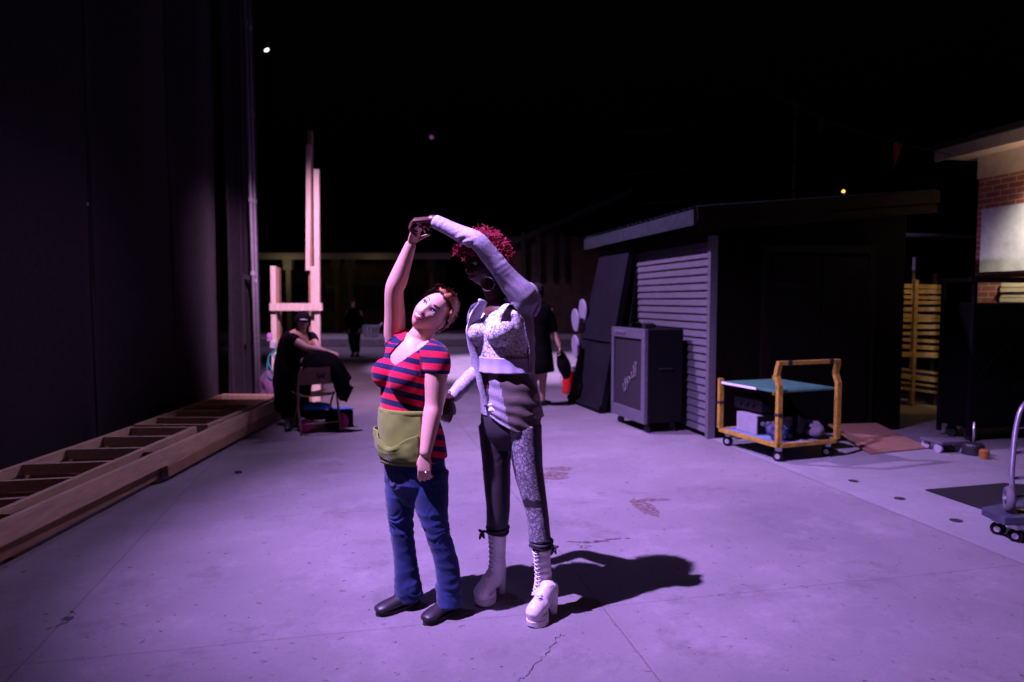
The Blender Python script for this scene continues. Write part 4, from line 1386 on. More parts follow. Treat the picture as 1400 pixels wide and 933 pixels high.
bm = NB(); box(bm, (p.x, p.y + 0.12, 0.115), (0.34, 0.30, 0.03), rz=GRID); obj('deck', bm, M_GREYFR, t, split=0.005)
for dx, dy in ((-0.12, 0.02), (0.12, 0.05), (-0.13, 0.22), (0.11, 0.25)):
    bm = NB(); disc(bm, (p.x + dx, p.y + dy, 0.05), (1, 0.3, 0), 0.048, 0.03, 16); obj('wheel', bm, M_WHEEL, t, split=0.004)

# ------------------------------------------------------------------ hand truck standing on a small dolly, right edge
M_PURP = mat('lilac_grey_steel', (0.30, 0.28, 0.36), 0.35, 0.6, noise_amt=0.25, noise_scale=30)
M_TYRE = mat('grey_tyre', (0.10, 0.095, 0.11), 0.75, bump=0.2)
DY = 4.45
d0 = P(1358, 714, DY)
dz = 0.185
dl = thing('platform_dolly', (d0.x + 0.4, DY + 0.2, 0), 'dark wooden platform dolly on small casters at the right edge', 'dolly')
def DL(a, b_, z): return V((d0.x, DY, 0)) + UD * a + VD * b_ * 1.0 + V((0, 0, z))
bm = NB(); prism(bm, [DL(0, -0.08, 0), DL(0.80, -0.22, 0), DL(0.80, 0.30, 0), DL(0.05, 0.14, 0)], dz - 0.055, dz); obj('deck', bm, mat('slate_board', (0.05, 0.055, 0.09), 0.6, noise_amt=0.5, noise_scale=9), dl, split=0.006)
for a, b_ in ((0.13, -0.05), (0.70, -0.12), (0.14, 0.09), (0.70, 0.22)):
    bm = NB(); disc(bm, DL(a, b_, 0.046), UD + VD * 0.5, 0.046, 0.03, 18); c__ = obj('caster', bm, M_TOLEX, dl, split=0.004)
    bm = NB(); disc(bm, DL(a, b_, 0.046), UD + VD * 0.5, 0.02, 0.05, 12); box(bm, DL(a, b_, 0.108), (0.06, 0.06, 0.03), rz=GRID); obj('fork', bm, M_CHROME, c__)
w = P(1379, 693, DY + 0.04)
w.z = dz + 0.088
ht = thing('hand_truck', (w.x + 0.1, DY + 0.1, dz), 'lilac-grey tubular hand truck with a rubber wheel standing on the dolly', 'hand truck')
axd = (UD * 0.78 - VD * 0.62).normalized()
for k in (0, 1):
    c_ = w + axd * (0.0) + UD * (0.42 * k) + VD * (0.10 * k)
    bm = NB()
    tr = bmesh.ops.create_circle  # tyre as a ring of rings
    n1, n2 = 32, 12
    ring = []
    e1 = V((0, 0, 1)); e2 = axd.cross(e1).normalized()
    for i in range(n1):
        a = 2 * math.pi * i / n1
        rd = e1 * math.cos(a) + e2 * math.sin(a)
        ring.append([bm.verts.new(c_ + rd * (0.064 + 0.024 * math.cos(2 * math.pi * j / n2)) + axd * 0.026 * math.sin(2 * math.pi * j / n2)) for j in range(n2)])
    for i in range(n1):
        for j in range(n2):
            bm.faces.new((ring[i][j], ring[(i + 1) % n1][j], ring[(i + 1) % n1][(j + 1) % n2], ring[i][(j + 1) % n2]))
    wl = obj('wheel', bm, M_TYRE, ht, smooth=True)
    bm = NB(); disc(bm, c_, axd, 0.046, 0.02, 24); disc(bm, c_, axd, 0.017, 0.07, 16)
    obj('rim', bm, M_CHROME, wl, split=0.003)
bm = NB(); tube(bm, [w - axd * 0.02, w + UD * 0.44 + VD * 0.10], 0.010, 8); obj('axle', bm, M_DARKSTEEL, ht)
fp = [P(1386, 690, DY + 0.08), P(1383, 655, DY + 0.10), P(1385, 620, DY + 0.14), P(1389, 585, DY + 0.18), P(1397, 558, DY + 0.20), P(1414, 542, DY + 0.22)]
fp[0].z = dz + 0.06
f2 = [q + UD * 0.36 + VD * 0.06 for q in fp]
f2[-1] = fp[-1] + UD * 0.26 + VD * 0.05
bm = NB(); loft(bm, fp + [fp[-1] + UD * 0.12 + V((0, 0, 0.03))] + [f2[-1] + V((0, 0, 0.0))] + f2[::-1][1:], [0.017] * 13, seg=12, sub=5, cap=0.6)
obj('tube_frame', bm, M_PURP, ht, smooth=True)
bm = NB()
for i in (1, 2, 3):
    tube(bm, [fp[i], f2[i]], 0.011, 8)
obj('cross_bar', bm, M_PURP, ht, smooth=True)
bm = NB(); prism(bm, [DL(0.22, -0.16, 0), DL(0.62, -0.20, 0), DL(0.62, -0.02, 0), DL(0.22, 0.02, 0)], dz + 0.004, dz + 0.012); obj('toe_plate', bm, M_PURP, ht)

# red jug by the flats
p = G(776, 538)
t = thing('red_jug', (p.x, p.y, 0), 'tall red plastic jug with a white lid by the leaning black flat', 'jug')
bm = NB(); loft(bm, [V((p.x, p.y, 0.004)), V((p.x, p.y, 0.05)), V((p.x + 0.01, p.y, 0.30)), V((p.x + 0.03, p.y, 0.40))], [0.085, 0.095, 0.10, 0.095], seg=22, sub=3, cap=0); obj('body', bm, mat('red_plastic', (0.62, 0.02, 0.02), 0.4), t, smooth=True)
bm = NB(); loft(bm, [V((p.x + 0.03, p.y, 0.40)), V((p.x + 0.035, p.y, 0.47)), V((p.x + 0.035, p.y, 0.49))], [0.098, 0.098, 0.07], seg=22, sub=1, cap=0); obj('lid', bm, M_WPL, t)
bm = NB(); tube(bm, [(p.x - 0.09, p.y - 0.03, 0.12), (p.x - 0.14, p.y - 0.05, 0.16), (p.x - 0.13, p.y - 0.05, 0.31), (p.x - 0.08, p.y - 0.03, 0.34)], 0.012, 8, sub=4); obj('handle', bm, M_WPL, t, smooth=True)
# ------------------------------------------------------------------ materials for people
def proj(p):
    d = V(p) - V((0, 0, CAMZ))
    y = d.y * cp - d.z * sp
    z = d.y * sp + d.z * cp
    return 700 + F * d.x / y, 466.5 - F * z / y

def inpoly(x, y, poly):
    c = False
    n = len(poly)
    j = n - 1
    for i in range(n):
        xi, yi = poly[i]; xj, yj = poly[j]
        if (yi > y) != (yj > y) and x < (xj - xi) * (y - yi) / (yj - yi) + xi:
            c = not c
        j = i
    return c

M_SKIN = mat('fair_skin', (0.60, 0.36, 0.28), 0.5, spec=0.35, sss=0.25, noise_amt=0.08, noise_scale=20, bump=0.05, bump_scale=400)
M_SKIND = mat('deep_brown_skin', (0.075, 0.028, 0.020), 0.42, spec=0.4, noise_amt=0.1, noise_scale=20)
M_SKIN2 = mat('tan_skin', (0.42, 0.24, 0.19), 0.55, spec=0.3)
M_EYEW = mat('eye_white', (0.75, 0.74, 0.74), 0.2, spec=0.5)
M_IRIS = mat('iris_dark', (0.02, 0.018, 0.02), 0.15, spec=0.5)
M_LASH = mat('lash_black', (0.008, 0.006, 0.008), 0.7)
M_BROW = mat('brow_brown', (0.07, 0.03, 0.02), 0.8)
M_BROWD = mat('brow_black', (0.008, 0.006, 0.006), 0.8)
M_LIP = mat('berry_lipstick', (0.42, 0.03, 0.07), 0.35, spec=0.5)
M_LIPD = mat('wine_lipstick', (0.22, 0.02, 0.045), 0.3, spec=0.6)
M_TEETH = mat('teeth_white', (0.75, 0.72, 0.70), 0.3)
M_SHADOW = mat('blue_eyeshadow', (0.24, 0.22, 0.34), 0.6)
M_HAIR = mat('auburn_hair', (0.33, 0.13, 0.06), 0.45, spec=0.4, noise_amt=0.45, noise_scale=60, stretch=(1, 1, 3))
M_HAIRR = mat('crimson_hair', (0.30, 0.006, 0.035), 0.6, spec=0.3, noise_amt=0.4, noise_scale=30)

def stripes():
    m = mat('red_navy_stripes', (0.6, 0.01, 0.03), 0.85, spec=0.15, sheen=0.1, bump=0.12, bump_scale=300)
    nt = m.node_tree; N, L = nt.nodes, nt.links
    tc = N.new('ShaderNodeTexCoord')
    at = N.new('ShaderNodeAttribute'); at.attribute_name = 'band'
    mo = N.new('ShaderNodeMath'); mo.operation = 'FRACT'
    L.new(at.outputs['Fac'], mo.inputs[0])
    gt = N.new('ShaderNodeMapRange'); gt.inputs['From Min'].default_value = 0.49; gt.inputs['From Max'].default_value = 0.51
    L.new(mo.outputs[0], gt.inputs['Value'])
    lt = N.new('ShaderNodeMapRange'); lt.inputs['From Min'].default_value = 0.0; lt.inputs['From Max'].default_value = 0.02
    lt.inputs['To Min'].default_value = 1.0; lt.inputs['To Max'].default_value = 0.0
    L.new(mo.outputs[0], lt.inputs['Value'])
    mx_ = N.new('ShaderNodeMath'); mx_.operation = 'MAXIMUM'
    L.new(gt.outputs[0], mx_.inputs[0]); L.new(lt.outputs[0], mx_.inputs[1])
    mx = N.new('ShaderNodeMix'); mx.data_type = 'RGBA'
    mx.inputs['A'].default_value = (0.007, 0.011, 0.055, 1); mx.inputs['B'].default_value = (0.62, 0.008, 0.045, 1)
    L.new(mx_.outputs[0], mx.inputs['Factor'])
    L.new(mx.outputs['Result'], N['Principled BSDF'].inputs['Base Color'])
    return m
M_STRIPE = stripes()

def set_band(o, fn):
    me = o.data
    a = me.attributes.new('band', 'FLOAT', 'POINT')
    org = world_of(o)
    for i, v in enumerate(me.vertices):
        a.data[i].value = fn(V(v.co) + org)

def denim():
    m = mat('blue_denim', (0.020, 0.042, 0.165), 0.85, spec=0.15, sheen=0.15, noise_amt=0.45, noise_scale=7, bump=0.25, bump_scale=500, col2=(0.008, 0.016, 0.062))
    return m
M_JEAN = denim()
M_APRON = mat('olive_lime_canvas', (0.17, 0.235, 0.04), 0.85, spec=0.15, sheen=0.1, noise_amt=0.2, noise_scale=9, bump=0.25, bump_scale=380)
M_BLKLEATHER = mat('black_leather', (0.02, 0.017, 0.022), 0.45, spec=0.5, bump=0.1)

def lace(name, light, dark, scale, lo=0.46, hi=0.52, rough=0.6, metal=0.0):
    m = mat(name, light, rough, metal, spec=0.3)
    nt = m.node_tree; N, L = nt.nodes, nt.links
    tc = N.new('ShaderNodeTexCoord')
    n1 = N.new('ShaderNodeTexNoise'); n1.inputs['Scale'].default_value = scale * 0.6; n1.inputs['Detail'].default_value = 2
    L.new(tc.outputs['Object'], n1.inputs['Vector'])
    va = N.new('ShaderNodeVectorMath'); va.operation = 'MULTIPLY_ADD'
    va.inputs[1].default_value = (0.06, 0.06, 0.06)
    L.new(n1.outputs['Color'], va.inputs[0]); L.new(tc.outputs['Object'], va.inputs[2])
    n2 = N.new('ShaderNodeTexVoronoi'); n2.feature = 'DISTANCE_TO_EDGE'; n2.inputs['Scale'].default_value = scale
    L.new(va.outputs['Vector'], n2.inputs['Vector'])
    mr = N.new('ShaderNodeMapRange'); mr.inputs['From Min'].default_value = lo; mr.inputs['From Max'].default_value = hi
    L.new(n2.outputs['Distance'], mr.inputs['Value'])
    mx = N.new('ShaderNodeMix'); mx.data_type = 'RGBA'
    mx.inputs['A'].default_value = (*dark, 1); mx.inputs['B'].default_value = (*light, 1)
    L.new(mr.outputs['Result'], mx.inputs['Factor'])
    L.new(mx.outputs['Result'], N['Principled BSDF'].inputs['Base Color'])
    return m
M_CORSET = lace('white_scribble_print', (0.78, 0.77, 0.79), (0.16, 0.15, 0.24), 42, 0.035, 0.085)
M_JACKET = lace('grey_print_jacket', (0.30, 0.28, 0.34), (0.19, 0.175, 0.22), 90, 0.05, 0.2)
M_SLEEVE = lace('silver_print_sleeve', (0.48, 0.46, 0.54), (0.25, 0.235, 0.31), 75, 0.04, 0.16)
M_SNAKE = lace('silver_snake_print', (0.36, 0.34, 0.40), (0.10, 0.09, 0.12), 48, 0.03, 0.22, rough=0.4, metal=0.15)
M_LEGG = lace('charcoal_mesh', (0.045, 0.037, 0.047), (0.020, 0.016, 0.021), 130, 0.02, 0.15)
M_TAUPE = mat('taupe_jersey', (0.10, 0.078, 0.072), 0.8, sheen=0.1, noise_amt=0.25, noise_scale=12, stretch=(1, 1, 5))
M_LILAC = mat('pale_lilac_satin', (0.38, 0.36, 0.50), 0.45, noise_amt=0.15)
M_SATIN = mat('white_satin', (0.72, 0.70, 0.74), 0.3, spec=0.5)
M_BOOT = mat('white_boot_leather', (0.66, 0.62, 0.66), 0.38, spec=0.45, noise_amt=0.12, noise_scale=14, bump=0.1, bump_scale=90)
M_LACE = mat('white_laces', (0.70, 0.68, 0.72), 0.7)
M_SILVER = mat('silver_hoop', (0.62, 0.60, 0.60), 0.25, 0.9)

# ------------------------------------------------------------------ the shorter dancer
f1 = V((-0.64, -0.77, 0)).normalized(); r1 = V((f1.y, -f1.x, 0))
W0 = G(577, 842)
w1f = V((-0.15, -0.93, 0.33)); HM1 = frame(w1f, (0.70, 0.05, 0.70))
eye1 = P(584.5, 421, 3.385)
HC1 = eye1 - w1f.normalized() * 0.082 * 0.97
HM1 = Matrix.Translation(HC1) @ HM1
S1 = 1.03

JAW, NOSE = 0.24, 0.66
def torso1(bm, off, low=True):
    rows = [((567, 648, 3.47), .165, .125), ((566, 618, 3.47), .168, .128), ((561, 580, 3.47), .162, .128), ((558, 550, 3.47), .152, .124),
            ((558, 520, 3.47), .152, .122), ((560, 494, 3.47), .152, .112), ((564, 478, 3.47), .142, .092), ((570, 467, 3.47), .098, .070)]
    pts = [P(*q[0]) for q in rows]
    loft(bm, pts, [(q[1] + off, q[2] + off) for q in rows], side=r1, seg=28, sub=4, cap=0.5)
    for sgn in (-1, 1):
        c = P(559, 513, 3.47) + f1 * 0.090 + r1 * (sgn * 0.068) + V((0, 0, -0.012 if sgn < 0 else 0.012))
        ball(bm, c, (0.074 + off, 0.066 + off, 0.076 + off), u=20, v=14)

shR, elR, wrR = P(541, 463, 3.54), P(539, 398, 3.45), P(561.5, 335, 3.40)
shL, elL, wrL = P(598, 489, 3.36), P(593.5, 552, 3.34), P(581.5, 620, 3.27)
bm = NB()
torso1(bm, -0.005)
loft(bm, [P(568, 474, 3.48), P(574, 462, 3.47), P(582, 449, 3.465), HC1 + V((0.008, 0.01, -0.035))], [(0.085, 0.06), 0.062, 0.056, 0.055], side=r1, seg=18, cap=0.5)
add_head(bm, HM1, S1, smile=0.8)
loft(bm, [P(556, 474, 3.52), shR, shR.lerp(elR, .5), elR, elR.lerp(wrR, .25), elR.lerp(wrR, .65), wrR],
     [0.060, 0.058, 0.053, 0.047, 0.048, 0.037, 0.028], seg=18, cap=0.7)
loft(bm, [P(584, 480, 3.40), shL, shL.lerp(elL, .5), elL, elL.lerp(wrL, .25), elL.lerp(wrL, .65), wrL],
     [0.055, 0.060, 0.055, 0.046, 0.046, 0.037, 0.029], seg=18, cap=0.7)
dR = (P(574, 303, 3.36) - wrR).normalized()
add_hand(bm, wrR, dR, V((0.75, -0.55, -0.3)), dR.cross(V((0.75, -0.55, -0.3))), L=0.155, curls=((22, 40, 25), (30, 45, 30), (38, 50, 30), (20, 25, 15)), thumb=(42, 18))
dL = V((-0.06, -0.02, -1)); nL = V((0.22, 0.95, 0))
add_hand(bm, wrL, dL, nL, nL.cross(dL), L=0.168, curls=((18, 30, 20), (24, 34, 22), (28, 38, 24), (32, 40, 26)), thumb=(28, 22))
# legs inside the jeans
for hp, kn, an in ((P(550, 650, 3.51), P(550, 725, 3.50), P(556, 812, 3.50)), (P(588, 650, 3.42), P(598.5, 727, 3.38), P(614, 822, 3.39))):
    mid_ = P(611, 772, 3.39) if an.x > -0.4 else P(555, 772, 3.50)
    loft(bm, [hp, hp.lerp(kn, .5), kn, mid_, an], [0.078, 0.060, 0.044, 0.038, 0.030], seg=16)
body = remesh(bm, 0.0042, 5)
w1 = obj('person', body, M_SKIN, loc=(W0.x, W0.y, 0), smooth=True)
tag(w1, 'smiling woman in red and navy striped shirt, jeans and lime apron with one arm raised', 'person')

add_eyes(w1, HM1, S1, M_EYEW, M_IRIS, M_LASH, M_BROW, M_SHADOW, look=(0.35, 0.3))
add_mouth(w1, HM1, S1, M_LIP, M_TEETH, w=0.031, open_=0.0095, lift=0.013)

# T-shirt
bm = NB()
torso1(bm, 0.004)
loft(bm, [P(560, 476, 3.51), shR.lerp(P(556, 474, 3.52), .2), shR.lerp(elR, 0.08), shR.lerp(elR, .20)], [0.074, 0.073, 0.068, 0.061], seg=22, cap=0.15)
loft(bm, [P(580, 479, 3.42), shL.lerp(P(584, 480, 3.4), .4), shL.lerp(elL, .10), shL.lerp(elL, .32)], [0.066, 0.071, 0.070, 0.067], seg=22, cap=0.15)
loft(bm, [P(562, 585, 3.47), P(566, 608, 3.47), P(568, 627, 3.47)], [(.172, .136), (.184, .142), (.188, .145)], side=r1, seg=28, cap=0.05)
bm = remesh(bm, 0.006, 5)
wrinkle(bm, lambda p: 0.004 * nz(p, 9, (3, 0, 0)) + 0.0022 * math.sin(p.z * 60 + 14 * nz(p, 5)) * max(0, nz(p, 6, (9, 0, 0))))
NECK = [(555, 455), (552, 464), (541, 474), (532.5, 483), (532, 490), (535, 497), (541, 499), (551, 493), (572, 478.5), (582, 471), (590, 462), (585, 445), (560, 448)]
kill = []
for f in bm.faces:
    c = f.calc_center_median()
    x, y = proj(c)
    if inpoly(x, y, NECK) and c.y < 3.49:
        kill.append(f)
    elif 520 < x < 557 and 425 < y < 470 - (x - 524) * 0.72:
        kill.append(f)
    elif (c - P(577, 458, 3.47)).length < 0.078 and c.z > P(575, 470, 3.47).z:
        kill.append(f)
bmesh.ops.delete(bm, geom=kill, context='FACES')
shirt = obj('t_shirt', bm, M_STRIPE, w1, smooth=True)
sd_ = shirt.modifiers.new('cloth', 'SOLIDIFY'); sd_.thickness = 0.004; sd_.offset = -1
axL = (elL - shL).normalized()
def band(p):
    # stripes wrap the trunk, follow the bust and turn with the sleeves
    x, y = proj(p)
    dl = (p - shL).length
    if x > 574 and y < 514 and y > 470 + (x - 590) * 0.25 and dl < 0.14 and p.y < 3.43:
        return 4.0 + (p - shL).dot(axL) / 0.060
    dr = (p - shR).dot((elR - shR).normalized())
    if dr > 0.005 and p.z > shR.z - 0.02 and x < 562:
        return 2.8 + dr / 0.060
    t = (p - P(560, 560, 3.47))
    return 40 + (t.z - 0.16 * t.dot(r1) * 0.5 - 0.28 * t.dot(f1)) / 0.0585
set_band(shirt, band)

# jeans
bm = NB()
def leg(bm, rows):
    loft(bm, [P(q[0], q[1], q[2]) for q in rows], [(q[3], q[4]) for q in rows], side=V((1, 0, 0)), seg=22, sub=4, cap=0.2)
loft(bm, [P(565, 606, 3.47), P(566, 628, 3.47), P(568, 655, 3.47), P(569, 678, 3.47)], [(.168, .128), (.178, .134), (.176, .132), (.13, .10)], side=r1, seg=28, sub=4, cap=0.5)
leg(bm, [(549, 645, 3.51, .092, .105), (547.5, 687, 3.51, .076, .092), (549.5, 725, 3.50, .060, .070), (555, 772, 3.50, .062, .070), (558, 805, 3.49, .071, .078), (559.5, 817, 3.49, .074, .080)])
leg(bm, [(588, 645, 3.42, .095, .105), (590, 687, 3.40, .087, .092), (598, 727, 3.38, .062, .068), (611, 772, 3.39, .060, .066), (614, 812, 3.39, .064, .076), (615, 827, 3.385, .066, .078)])
bm = remesh(bm, 0.006, 5)
def jw(p):
    x, y = proj(p)
    q9 = V((p.x * 8, p.y * 8, p.z * 21))
    kn_ = 0.5 + math.exp(-((y - 722) / 24) ** 2) + 1.2 * math.exp(-((y - 805) / 20) ** 2) + 0.6 * math.exp(-((y - 660) / 18) ** 2)
    a = 0.002 * nz(p, 10) + 0.0042 * kn_ * (0.45 - abs(noise.noise(q9)) * 1.6)
    for yc, s_ in ((722, 20), (800, 18), (655, 14)):
        a += 0.0050 * math.exp(-((y - yc) / s_) ** 2) * math.sin(p.z * 120 + 22 * nz(p, 9) + p.x * 60) * (0.4 + nz(p, 8, (4, 4, 4)))
    return a
wrinkle(bm, jw)
obj('jeans', bm, M_JEAN, w1, smooth=True)

# half apron with a pouch pocket
def apron_sheet(phi0, phi1, rows, n=44, bulge=None):
    bm = NB()
    g = []
    for i in range(n + 1):
        u = i / n
        ph = R(phi0 + (phi1 - phi0) * u)
        col = []
        for j, (px, py, a, b_) in enumerate(rows):
            lift = 0
            if j == len(rows) - 1:
                lift = 0.045 * max(0, (u - 0.50)) / 0.50
            c = P(px, py, 3.47)
            k = j / (len(rows) - 1)
            w = 0.008 * k * math.sin(ph * 5 + 1.2) + 0.005 * noise.noise(V((ph * 3, k * 4, 0.3)))
            if bulge: w += bulge(u, k)
            col.append(bm.verts.new(c + f1 * (math.cos(ph) * (b_ + w)) + r1 * (math.sin(ph) * (a + w)) + V((0, 0, lift))))
        g.append(col)
    for i in range(n):
        for j in range(len(rows) - 1):
            bm.faces.new((g[i][j], g[i + 1][j], g[i + 1][j + 1], g[i][j + 1]))
    return bm
def dense(rows, k):
    return cat(rows, k)
bm = apron_sheet(-60, 96, dense([(561, 558, .176, .142), (562, 572, .186, .150), (564, 592, .198, .162), (565, 610, .204, .168), (566, 627, .200, .166)], 5))
ap = obj('apron', bm, M_APRON, w1, smooth=True)
q_ = ap.modifiers.new('cloth', 'SOLIDIFY'); q_.thickness = 0.006; q_.offset = 0
bm = apron_sheet(-52, 58, dense([(563, 584, .202, .166), (564, 596, .210, .176), (565, 610, .212, .178), (566, 621, .207, .172)], 5),
                 bulge=lambda u, k: 0.008 * math.sin(math.pi * u) * (1 - k) ** 1.5 + 0.007 * math.sin(u * 23) * (1 - k))
# the pocket's mouth sags
bm.verts.ensure_lookup_table()
for v in bm.verts:
    ph = math.atan2((v.co - P(563, 600, 3.47)).dot(r1), (v.co - P(563, 600, 3.47)).dot(f1))
    top_ = max(0, (v.co.z - P(563, 612, 3.47).z) / 0.08)
    v.co.z -= 0.055 * top_ * math.exp(-((ph + 0.15) / 0.55) ** 2)
pk = obj('pocket', bm, M_APRON, ap, smooth=True)
q_ = pk.modifiers.new('cloth', 'SOLIDIFY'); q_.thickness = 0.006; q_.offset = 0
bm = NB()
c = P(563, 560, 3.47)
pts = [c + f1 * (math.cos(R(a)) * .146) + r1 * (math.sin(R(a)) * .181) + V((0, 0, 0.002)) for a in range(-100, 96, 12)]
loft(bm, pts, [(0.005, 0.014)] * len(pts), side=None, seg=8, sub=2, cap=0.4)
obj('apron_band', bm, M_APRON, ap, smooth=True)
bm = NB()
tt = P(566, 618, 3.47) + f1 * 0.180 + r1 * -0.02
sx_ = r1
for dx_, z0_, z1_ in ((-0.008, -0.012, 0.012), (0.008, -0.012, 0.012)):
    beam(bm, tt + sx_ * dx_ + V((0, 0, z0_)), tt + sx_ * dx_ * 0.3 + V((0, 0, z1_)), 0.006, 0.005)
ball(bm, tt + V((0, 0, 0.012)), (0.007, 0.004, 0.007), u=10, v=8)
obj('apron_motif', bm, mat('violet_print', (0.16, 0.08, 0.22), 0.8), pk)

# shoes: dark slip-ons
def slip_on(an, toe_dir, lift=0.0, L=0.245):
    d = V(toe_dir).normalized(); s = V((d.y, -d.x, 0))
    h = V((an.x, an.y, 0)) - d * 0.055
    bm = NB()
    loft(bm, [h + V((0, 0, .050)), h + d * .06 + V((0, 0, .052)), h + d * .13 + V((0, 0, .043)), h + d * .19 + V((0, 0, .036)), h + d * (L - .025) + V((0, 0, .032))],
         [(.034, .032), (.037, .036), (.041, .030), (.044, .024), (.034, .018)], side=s, seg=20, sub=4, cap=0.7)
    for v in bm.verts:
        v.co.z = max(v.co.z, 0.014)
    bm = remesh(bm, 0.005, 3)
    bs = NB()
    n = 28
    bot, top = [], []
    for i in range(n):
        a = 2 * math.pi * i / n
        x = (L / 2 + .005) * math.cos(a); w = .040 + .008 * math.cos(a)
        p = h + d * (L / 2 - .02 + x) + s * (w * math.sin(a))
        bot.append(bs.verts.new((p.x, p.y, 0.001))); top.append(bs.verts.new((p.x, p.y, 0.020)))
    bs.faces.new(bot[::-1]); bs.faces.new(top)
    for i in range(n): bs.faces.new((bot[i], bot[(i + 1) % n], top[(i + 1) % n], top[i]))
    sh = obj('shoe', bm, M_BLKLEATHER, w1, smooth=True)
    obj('sole', bs, mat('rubber_sole', (0.03, 0.028, 0.03), 0.8), sh)
    bm = NB()
    for t in (.10, .125, .15):
        q0 = h + d * t
        loft(bm, [q0 - s * .030 + V((0, 0, .064 - (t - .1) * .25)), q0 + V((0, 0, .078 - (t - .1) * .30)), q0 + s * .030 + V((0, 0, .064 - (t - .1) * .25))], [.004] * 3, seg=6, sub=3)
    obj('lace', bm, M_BLKLEATHER, sh, smooth=True)
gr1, gl1 = G(556, 830), G(613, 838)
slip_on(gr1, (-0.80, -0.60, 0)); slip_on(gl1, (-0.62, -0.80, 0))

# hair: short swept curls, pinned at the back
def hair_cap(M, s, keep, grow, ns, seed):
    bm = NB()
    nu, nv = 64, 48
    rows = []
    for j in range(nv + 1):
        th = math.pi * max(0.001, min(0.999, j / nv))
        row = []
        for i in range(nu):
            ph = 2 * math.pi * i / nu
            d = V((math.sin(th) * math.cos(ph), math.sin(th) * math.sin(ph), math.cos(th)))
            g = grow(d)
            p = head_point(d.x, d.y, d.z)
            p = p + d * (g + ns * noise.noise(d * 6 + V((seed, 0, 0))) + 0.4 * ns * math.sin(14 * d.x + 10 * noise.noise(d * 3)))
            row.append((bm.verts.new(M @ (p * s)), d))
        rows.append(row)
    for j in range(nv):
        for i in range(nu):
            q = (rows[j][i], rows[j + 1][i], rows[j + 1][(i + 1) % nu], rows[j][(i + 1) % nu])
            m_ = (q[0][1] + q[1][1] + q[2][1] + q[3][1]) / 4
            if keep(m_):
                bm.faces.new([a[0] for a in q])
    bmesh.ops.delete(bm, geom=[v for v in bm.verts if not v.link_faces], context='VERTS')
    return bm
keep1 = lambda d: (d.z > 0.74 + 0.10 * d.x) or (d.y < 0.22 and d.z > 0.22) or (d.y < -0.30 and d.z > -0.78)
bm = hair_cap(HM1, S1, keep1, lambda d: 0.012 + 0.012 * max(0, d.z), 0.008, 2.0)
bmesh.ops.solidify(bm, geom=list(bm.faces), thickness=-0.008)
rg = random.Random(11)
R3 = HM1.to_3x3()
for k in range(480):
    d = V((rg.gauss(0, 1), rg.gauss(0, 1), rg.gauss(0, 1))).normalized()
    if not ((d.z > 0.74) or (d.y < 0.15 and d.z > 0.25) or (d.y < -0.38 and d.z > -0.75)):
        continue
    p = HM1 @ ((head_point(d.x, d.y, d.z) + d * 0.012) * S1)
    sl_ = V((d.x * 0.5 + 0.25, d.y - 0.8, d.z * 0.3 + (0.15 if d.z > 0 else -0.45)))
    sl_ = sl_ - d * (sl_.dot(d) - 0.30)
    sweep = R3 @ sl_
    curl(bm, p, sweep, R3 @ V((1, 0, 0)), rg.uniform(0.028, 0.060), rg.uniform(0.0020, 0.0038), rg.uniform(0.25, 0.7), rg.uniform(0.006, 0.014))
# front roll
for k in range(60):
    x = -0.055 + 0.115 * (k / 59)
    d = V((x / 0.08, 0.36, 0.92)).normalized()
    p = HM1 @ ((head_point(d.x, d.y, d.z) + d * 0.012) * S1)
    curl(bm, p, R3 @ V((0.5, 0.25, 0.8)), R3 @ V((0, 1, 0)), rg.uniform(.025, .038), 0.0036, 0.9, rg.uniform(.010, .016))
obj('hair', bm, M_HAIR, w1, smooth=True)
bm = NB()
for zc in (0,):
    c = HM1 @ (V((-0.081, -0.012, -0.040)) * S1); ball(bm, c, 0.006)
    c = HM1 @ (V((0.081, -0.012, -0.040)) * S1); ball(bm, c, 0.006)
obj('earring', bm, M_SILVER, w1, smooth=True)
bm = NB()
kk = wrL + dL.normalized() * 0.088
c = kk + nL.cross(dL).normalized() * -0.010
pts = [c + V((0.0105 * math.cos(a), 0.0105 * math.sin(a) + 0.001, -0.003)) for a in [i * math.pi / 8 for i in range(17)]]
loft(bm, pts, [0.0022] * 17, seg=6, sub=1)
obj('ring', bm, M_SILVER, w1, smooth=True)

# ------------------------------------------------------------------ the taller dancer
JAW, NOSE = 0.34, 1.0
f2 = V((-0.65, -0.76, 0)).normalized(); r2 = V((f2.y, -f2.x, 0))
TY_ = 3.46
T0 = G(705, 842)
h2f = V((-0.80, -0.56, -0.17)); HC2 = P(660, 360, 3.45)
HM2 = Matrix.Translation(HC2) @ frame(h2f, (-0.05, 0, 1))
S2 = 0.98
tshL, telL, twrL = P(716, 408, 3.37), P(655, 332, 3.30), P(591, 301, 3.35)
tshR, telR, twrR = P(655, 432, 3.61), P(656, 503, 3.82), P(615, 546, 3.70)

